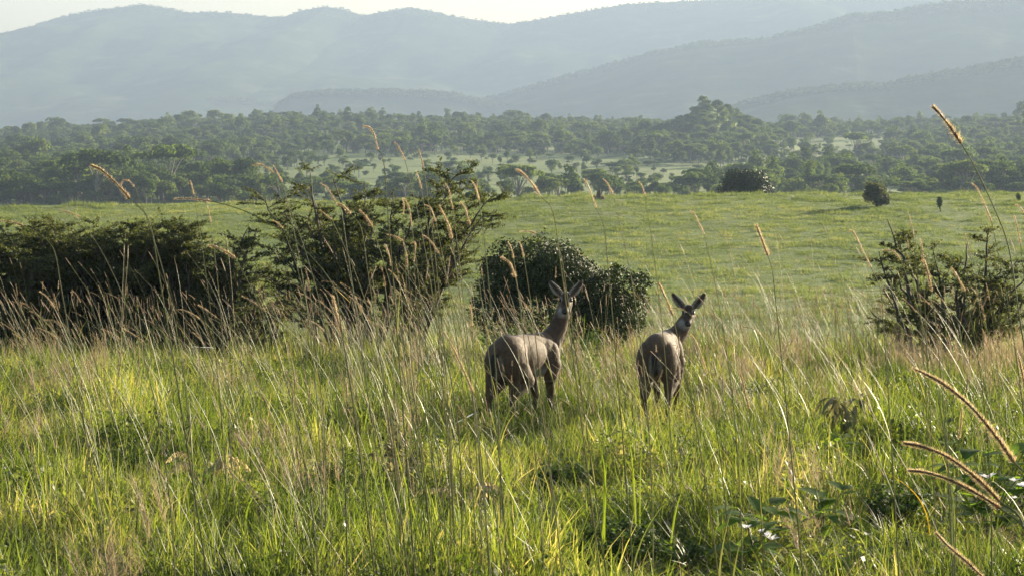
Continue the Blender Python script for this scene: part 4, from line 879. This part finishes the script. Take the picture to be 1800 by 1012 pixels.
for cx, sd, num in cl:
    for _ in range(num):
        px = rng.normal(cx, sd * 0.6); d = rng.uniform(14, 31); p = gp(px, d); hgt = rng.uniform(0.75, 1.25) * (1.15 if cx == 690 else 1.0) + np.clip((20 - d) * 0.04, -0.1, 0.3)
        if abs(px - 905) < 75 and d < 19.5 or abs(px - 1170) < 70 and d < 19.5: continue
        k = rng.integers(0, 10); e = copy_thing((('stem', kinds_s[k][0]), ('seed_head', kinds_s[k][1])), 'grass_stalk', p, rng.normal(0, 0.5), (1, 1, hgt)); e.scale = (hgt, 1.0, hgt)
        tag(e, None, 'grass stalk', 'seeding grass stalks in the tall grass'); cnt += 1
        later(e, px, '%s %s headed stalk' % ('short' if hgt < 0.95 else 'tall', 'brown' if k % 3 == 0 else 'golden'), ('near' if d < 19.5 else 'mid' if d < 25 else 'far') + ', ' + szone(px, d))

# ------------------------------------------------------------------ foreground herbs
def herb(name, px, d, wpx, hpx, label, mat='herb', n=1600, size=0.045, cat='plant', aspect=0.4, stems=14, z=0.0):
    base = gp(px, d); e = empty(name, base); W = wpx / F * d / 2; Hh = hpx / F * d; lf = Mesh(); st = Mesh()
    for k in range(stems):
        a = rng.uniform(0, 6.28); q = W * math.sqrt(rng.uniform(0, 1)); tip = np.array((q * math.cos(a), q * math.sin(a), Hh * rng.uniform(0.6, 1.05) * (1 - 0.35 * (q / W) ** 2)))
        b0 = np.array((tip[0] * 0.4, tip[1] * 0.4, -0.03)); pth = bez(b0, b0 + np.array((0, 0, tip[2] * 0.6)), tip, 6); tube(st, pth, np.linspace(0.005, 0.002, 6), 4)
        m_ = n // stems; s = rng.uniform(0.2, 1, m_) * 5; i = np.minimum(s.astype(int), 4); p = pth[i] + (pth[i + 1] - pth[i]) * (s - i)[:, None]
        dr = rand_dirs(m_); dr[:, 2] = np.abs(dr[:, 2]) * 0.5; leaves(lf, p + dr * size * rng.uniform(0.4, 1.6, m_)[:, None], np.array((0, 0, 1.0)) + dr * 0.6, size * rng.uniform(0.6, 1.5, m_), aspect, 0.6)
    lf.obj('foliage', M[mat], e); st.obj('stems', M['stem' if mat != 'dead' else 'dead'], e); tag(e, label, cat); return e
H_ = [
 ('leafy_herb', 1085, 12.9, 230, 95, 'wide dark leafy herb clump at the bottom centre edge', dict(n=5200, size=0.035, stems=40)),
 ('leafy_herb', 1215, 12.7, 90, 70, 'small leafy herb right of the wide dark clump at the bottom', dict(n=1500, size=0.035, stems=14)),
 ('leafy_herb', 1570, 14.2, 150, 90, 'dark shady herb clump left of the big furry seed heads', dict(n=3600, size=0.035, stems=26)),
 ('leafy_herb', 1540, 17.2, 120, 70, 'dark green herb patch below the withered plant on the right', dict(n=2600, size=0.03, stems=20)),
 ('leafy_herb', 1190, 18.0, 130, 50, 'low dark herb below the right antelope', dict(n=1800, size=0.03, stems=18)),
 ('leafy_herb', 590, 15.6, 150, 95, 'dark herb tangle in the lower left middle', dict(n=2400, size=0.03, stems=20)),
 ('leafy_herb', 990, 16.0, 130, 60, 'spreading green herb in the lower centre', dict(n=2400, size=0.032, stems=20)),
 ('dead_weed', 700, 16.0, 90, 130, 'tall dark withered weed left of centre', dict(mat='dead', n=900, size=0.04, stems=12)),
 ('leafy_herb', 730, 15.0, 80, 60, 'small dark herb at the foot of the withered weed', dict(n=1200, size=0.03, stems=12)),
 ('leafy_herb', 250, 16.6, 160, 60, 'shady green herb on the lower left', dict(n=2200, size=0.03, stems=18)),
 ('leafy_herb', 420, 13.6, 140, 60, 'green herb at the bottom left of the tan fronds', dict(n=1500, size=0.03, stems=14)),
 ('tangled_dry_weed', 800, 14.7, 100, 70, 'dry brown weed tangle below the left antelope', dict(mat='dead', n=700, size=0.035, stems=12)),
 ('leafy_herb', 965, 29.0, 300, 110, 'green leafy growth in front of the dark glossy bush', dict(n=4200, size=0.05, stems=40, mat='herb')),
]
for nm_, px, d, w, h, lab, kw in H_: herb(nm_, px, d, w, h, lab, **kw)

def ribbon_leaf(mb, p, dr, L, W, droop=0.5, m=0, fold=0.15):
    """one broad leaf: pointed oval with a folded midrib, drooping towards its tip"""
    dr = dr / np.linalg.norm(dr); s = np.cross(dr, (0, 0, 1)); s /= np.linalg.norm(s) + 1e-9; up = np.cross(s, dr); t = np.linspace(0, 1, 9)
    c = p + dr * (t * L)[:, None] + np.array((0, 0, -1)) * (droop * L * t ** 2)[:, None]; w = W / 2 * np.sin(math.pi * np.clip(t, 0.0, 1) ** 0.8) ** 0.75 + 1e-4
    v = np.stack([c - s * w[:, None] + up * (fold * w)[:, None], c, c + s * w[:, None] + up * (fold * w)[:, None]], 1); i = np.arange(8)[:, None] * 3 + np.arange(2)[None]
    mb.add(v.reshape(-1, 3), np.stack([i, i + 1, i + 4, i + 3], -1).reshape(-1, 4), m=m)

def broad_plant(px, d, hpx, nl, ll, spread, label, flowers=(), seed_up=0.5):
    base = gp(px, d); e = empty('broad_leaved_plant', base); Hh = hpx / F * d; st = Mesh()
    lf = Mesh(); ns = max(2, nl // 5)
    for k in range(ns):
        a = rng.uniform(0, 6.28); tip = np.array((math.cos(a) * spread * rng.uniform(0.2, 1), math.sin(a) * spread * rng.uniform(0.2, 1), Hh * rng.uniform(0.55, 1.0))); pth = bez(np.array((0, 0, -0.03)), tip * np.array((0.3, 0.3, 0.7)), tip, 8); tube(st, pth, np.linspace(0.006, 0.003, 8), 5)
        for j in range(nl // ns):
            i = rng.integers(2, 8); b = rng.uniform(0, 6.28); ribbon_leaf(lf, pth[i], np.array((math.cos(b), math.sin(b), rng.uniform(0.0, 1.3) * seed_up)), ll * rng.uniform(0.7, 1.2), ll * rng.uniform(0.42, 0.6), rng.uniform(0.1, 0.6))
    lf.obj('leaves', M['broad'], e); st.obj('stems', M['stem'], e)
    for (fx, fy, fs) in flowers:
        p = at(fx, fy, d - 0.42) - base; fm = Mesh()
        for k in range(6):
            a = k / 6 * 6.28 + rng.uniform(0, 0.5); ribbon_leaf(fm, p, np.array((math.cos(a), math.sin(a), rng.uniform(0.4, 1.5))), fs * rng.uniform(0.7, 1.05), fs * 0.5, 0.2)
        fm.obj('flower', M['petal'], e)
        tube(st, [p, p - np.array((0, 0, 0.15))], 0.002, 3)
    tag(e, label, 'plant')
broad_plant(1335, 12.9, 140, 26, 0.20, 0.26, 'broad leaved plant with white flowers at the bottom right of centre', [(1312, 928, 0.05), (1338, 935, 0.04), (1350, 943, 0.055), (1356, 948, 0.06)])
broad_plant(1745, 13.4, 200, 60, 0.21, 0.34, 'large broad leaved plant with white flowers behind the three big seed heads', [(1737, 840, 0.07), (1781, 846, 0.05), (1800, 856, 0.07), (1784, 876, 0.035)])
broad_plant(1455, 13.5, 120, 22, 0.18, 0.2, 'broad leaved plant with one white flower between the two others', [(1542, 980, 0.07), (1522, 940, 0.035)])
broad_plant(1300, 12.6, 55, 10, 0.24, 0.15, 'low rosette of big leaves cut by the bottom edge', [])
broad_plant(1480, 17.0, 95, 14, 0.15, 0.14, 'broad leaved stem under the withered brown plant', [])
broad_plant(1560, 12.6, 40, 12, 0.16, 0.2, 'low broad leaves at the bottom edge right of the rosette', [])

# withered brown plant with hanging leaves
def withered(px, d, hpx, label, mat='dead', n=34, ll=0.14, spread=0.14):
    base = gp(px, d); e = empty('withered_plant', base); Hh = hpx / F * d; st = Mesh(); lf = Mesh()
    for k in range(4):
        a = rng.uniform(0, 6.28); tip = np.array((math.cos(a) * spread, math.sin(a) * spread, Hh * rng.uniform(0.75, 1))); pth = bez(np.array((0, 0, -0.03)), tip * np.array((0.2, 0.2, 0.8)), tip, 8); tube(st, pth, np.linspace(0.006, 0.002, 8), 5)
        for j in range(n // 4):
            b = rng.uniform(0, 6.28); ribbon_leaf(lf, pth[rng.integers(3, 8)], np.array((math.cos(b), math.sin(b), rng.uniform(-0.3, 0.6))), ll * rng.uniform(0.6, 1.2), ll * 0.26, rng.uniform(0.4, 1.1), fold=0.5)
    lf.obj('leaves', M[mat], e); st.obj('stems', M['dead'], e); tag(e, label, 'plant')
withered(1490, 18.4, 105, 'withered brown plant with hanging leaves on the right', n=72, ll=0.17, spread=0.2)
withered(690, 15.2, 110, 'dark shrivelled plant standing in the lower left of centre', n=40, ll=0.09)
withered(1240, 17.0, 40, 'small withered plant below the right antelope', n=20, ll=0.08)
# tan dried fronds
def fronds(px, d, hpx, label, n=9):
    base = gp(px, d); e = empty('dried_fern', base); Hh = hpx / F * d; lf = Mesh(); st = Mesh()
    for k in range(n):
        a = rng.uniform(0, 6.28) if k > 4 else (math.pi + rng.normal(0, 0.4) if k % 2 else rng.normal(0, 0.4)); L = rng.uniform(0.22, 0.34)
        tip = np.array((math.cos(a) * L, math.sin(a) * L * 0.7, Hh * rng.uniform(0.35, 0.9))); pth = bez(np.array((0, 0, 0)), np.array((tip[0] * 0.35, tip[1] * 0.35, Hh * 1.3)), tip, 12); tube(st, pth, np.linspace(0.004, 0.0015, 12), 4)
        for i in range(3, 12):
            for s in (-1, 1):
                for rep in range(2):
                    dr = pth[min(i + 1, 11)] - pth[i - 1]; sd = np.cross(dr, (0, 0, 1)); sd /= np.linalg.norm(sd) + 1e-9
                    ribbon_leaf(lf, pth[i] + dr * 0.4 * rep, sd * s + np.array((0, 0, -0.5)) + dr * 4, 0.07 * (1.25 - i / 14), 0.010, 0.5)
    lf.obj('leaves', M['tan'], e); st.obj('stems', M['dead'], e); tag(e, label, 'plant')
fronds(352, 15.2, 108, 'dried tan fern with curled fronds in the lower left', 12)
fronds(810, 15.0, 60, 'small dried tan fern below the left antelope', 5)

# long lit blades and a yellow one
def long_blade(px, d, tip_px, tip_py, w, label, mat='grass', arch=0.0):
    base = gp(px, d); tip = at(tip_px, tip_py, d) - base; e = Mesh(); t = np.linspace(0, 1, 14); c = bez(np.zeros(3), np.array((tip[0] * 0.2 + rng.normal(0, 0.07), rng.normal(0, 0.05), tip[2] * (0.7 + arch))), tip + np.array((rng.normal(0, 0.03), rng.normal(0, 0.1), 0)), 14)
    sd = np.array((0.9, 0.35, 0)); ww = w * np.minimum(1, (1 - t) * 2.4 + 0.03) * np.minimum(1, 0.6 + t * 2); v = np.stack([c - sd * ww[:, None] / 2, c + np.array((0, 0.2, 0)) * ww[:, None], c + sd * ww[:, None] / 2], 1)
    i = np.arange(13)[:, None] * 3 + np.arange(2)[None]; e.add(v.reshape(-1, 3), np.stack([i, i + 1, i + 4, i + 3], -1).reshape(-1, 4))
    o = e.obj('long_grass_shoot', M[mat]); o.location = base; tag(o, label, 'grass blade', 'long single grass blades')
M['lit'] = leaf_mat('sunlit_blade', [(0.0, (0.10, 0.15, 0.025)), (1.0, (0.18, 0.22, 0.04))], transl=0.55, tint=(1.6, 1.6, 0.6), rough=0.4, spec=0.5, w_island=0.5, w_obj=0.5)  # brighter grass green, with the sunlight on these blades painted in
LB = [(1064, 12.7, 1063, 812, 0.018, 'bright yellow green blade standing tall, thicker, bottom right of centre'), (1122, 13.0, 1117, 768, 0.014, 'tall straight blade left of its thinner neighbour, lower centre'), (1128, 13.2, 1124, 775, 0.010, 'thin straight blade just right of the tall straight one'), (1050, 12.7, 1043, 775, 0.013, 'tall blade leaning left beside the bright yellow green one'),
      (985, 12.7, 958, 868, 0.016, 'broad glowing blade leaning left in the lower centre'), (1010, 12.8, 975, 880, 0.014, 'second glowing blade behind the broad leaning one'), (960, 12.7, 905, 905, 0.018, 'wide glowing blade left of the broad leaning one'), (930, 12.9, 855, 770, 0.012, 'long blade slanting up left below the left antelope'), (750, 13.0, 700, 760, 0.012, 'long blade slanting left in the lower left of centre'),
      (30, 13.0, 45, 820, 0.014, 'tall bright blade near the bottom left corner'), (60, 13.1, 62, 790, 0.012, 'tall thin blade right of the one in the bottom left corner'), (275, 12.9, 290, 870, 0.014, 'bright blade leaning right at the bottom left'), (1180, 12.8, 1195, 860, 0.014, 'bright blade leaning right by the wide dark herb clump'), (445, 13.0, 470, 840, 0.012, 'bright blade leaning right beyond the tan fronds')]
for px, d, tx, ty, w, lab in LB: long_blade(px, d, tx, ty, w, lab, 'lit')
b_ = gp(690, 15.5); p0 = at(617, 533, 15.5) - b_; p1 = at(586, 502, 15.5) - b_; e = empty('grass_shoot', b_); mb = Mesh(); tube(mb, bez(np.zeros(3), p0 * np.array((0.3, 1, 0.6)), p0, 16), 0.002, 4); mb.obj('stem', M['stem'], e)
mb = Mesh(); ribbon_leaf(mb, p0, p1 - p0, float(np.linalg.norm(p1 - p0)), 0.016, 0.05); mb.obj('leaf', M['yellow'], e); tag(e, 'grass shoot with a bright yellow leaf below the central thorn tree', 'grass shoot')
long_blade(1640, 13.6, 1540, 820, 0.010, 'orange yellow blade slanting over the dark herb clump', 'yellow', 0.1)
# white petalled flowers, and one pale leaf in the same petal white
for (fx, fy, d, dx, lab) in ((350, 610, 17, (1, 0.2, 0.02), 'pale leaf lying level in the grass, left'), (815, 737, 15.5, (0.8, 0.3, 0.5), 'white petalled wildflower below the left antelope'), (510, 928, 13.2, (0.8, 0.2, -0.4), 'white petalled wildflower at the lower left'), (1385, 818, 14.5, (0.5, 0.2, -0.9), 'white petalled wildflower in the lower right grass')):
    p = at(fx, fy, d); mb = Mesh(); ribbon_leaf(mb, np.zeros(3), np.array(dx, float), 0.13, 0.028, 0.1); ribbon_leaf(mb, np.zeros(3), -np.array(dx, float) + np.array((0, 0, 0.4)), 0.06, 0.02, 0.3)
    tube(mb, [(0, 0, 0), (0.02, 0.02, -(p[2] - float(gz(p[0], p[1]))) - 0.02)], 0.0018, 3, m=1); o = mb.obj('wildflower', [M['petal'], M['stem']]); o.location = p; tag(o, lab, 'flower')

name_pending()
# ------------------------------------------------------------------ haze
mh, nt, N, L = new_mat('haze'); pv = N.new('ShaderNodeVolumePrincipled'); out = N.new('ShaderNodeOutputMaterial')
pv.inputs['Color'].default_value = (0.295, 0.385, 0.53, 1); pv.inputs['Density'].default_value = 2.45e-4; pv.inputs['Anisotropy'].default_value = 0.2
L.new(pv.outputs[0], out.inputs['Volume'])
hb = Mesh(); x0, x1, y0, y1, z0, z1 = -2700, 2700, -120, 5500, CZ - 56, 330
hb.add([(x0, y0, z0), (x1, y0, z0), (x1, y1, z0), (x0, y1, z0), (x0, y0, z1), (x1, y0, z1), (x1, y1, z1), (x0, y1, z1)], [(0, 3, 2, 1), (4, 5, 6, 7), (0, 1, 5, 4), (1, 2, 6, 5), (2, 3, 7, 6), (3, 0, 4, 7)])
tag(hb.obj('haze', mh, smooth=False), kind='stuff')
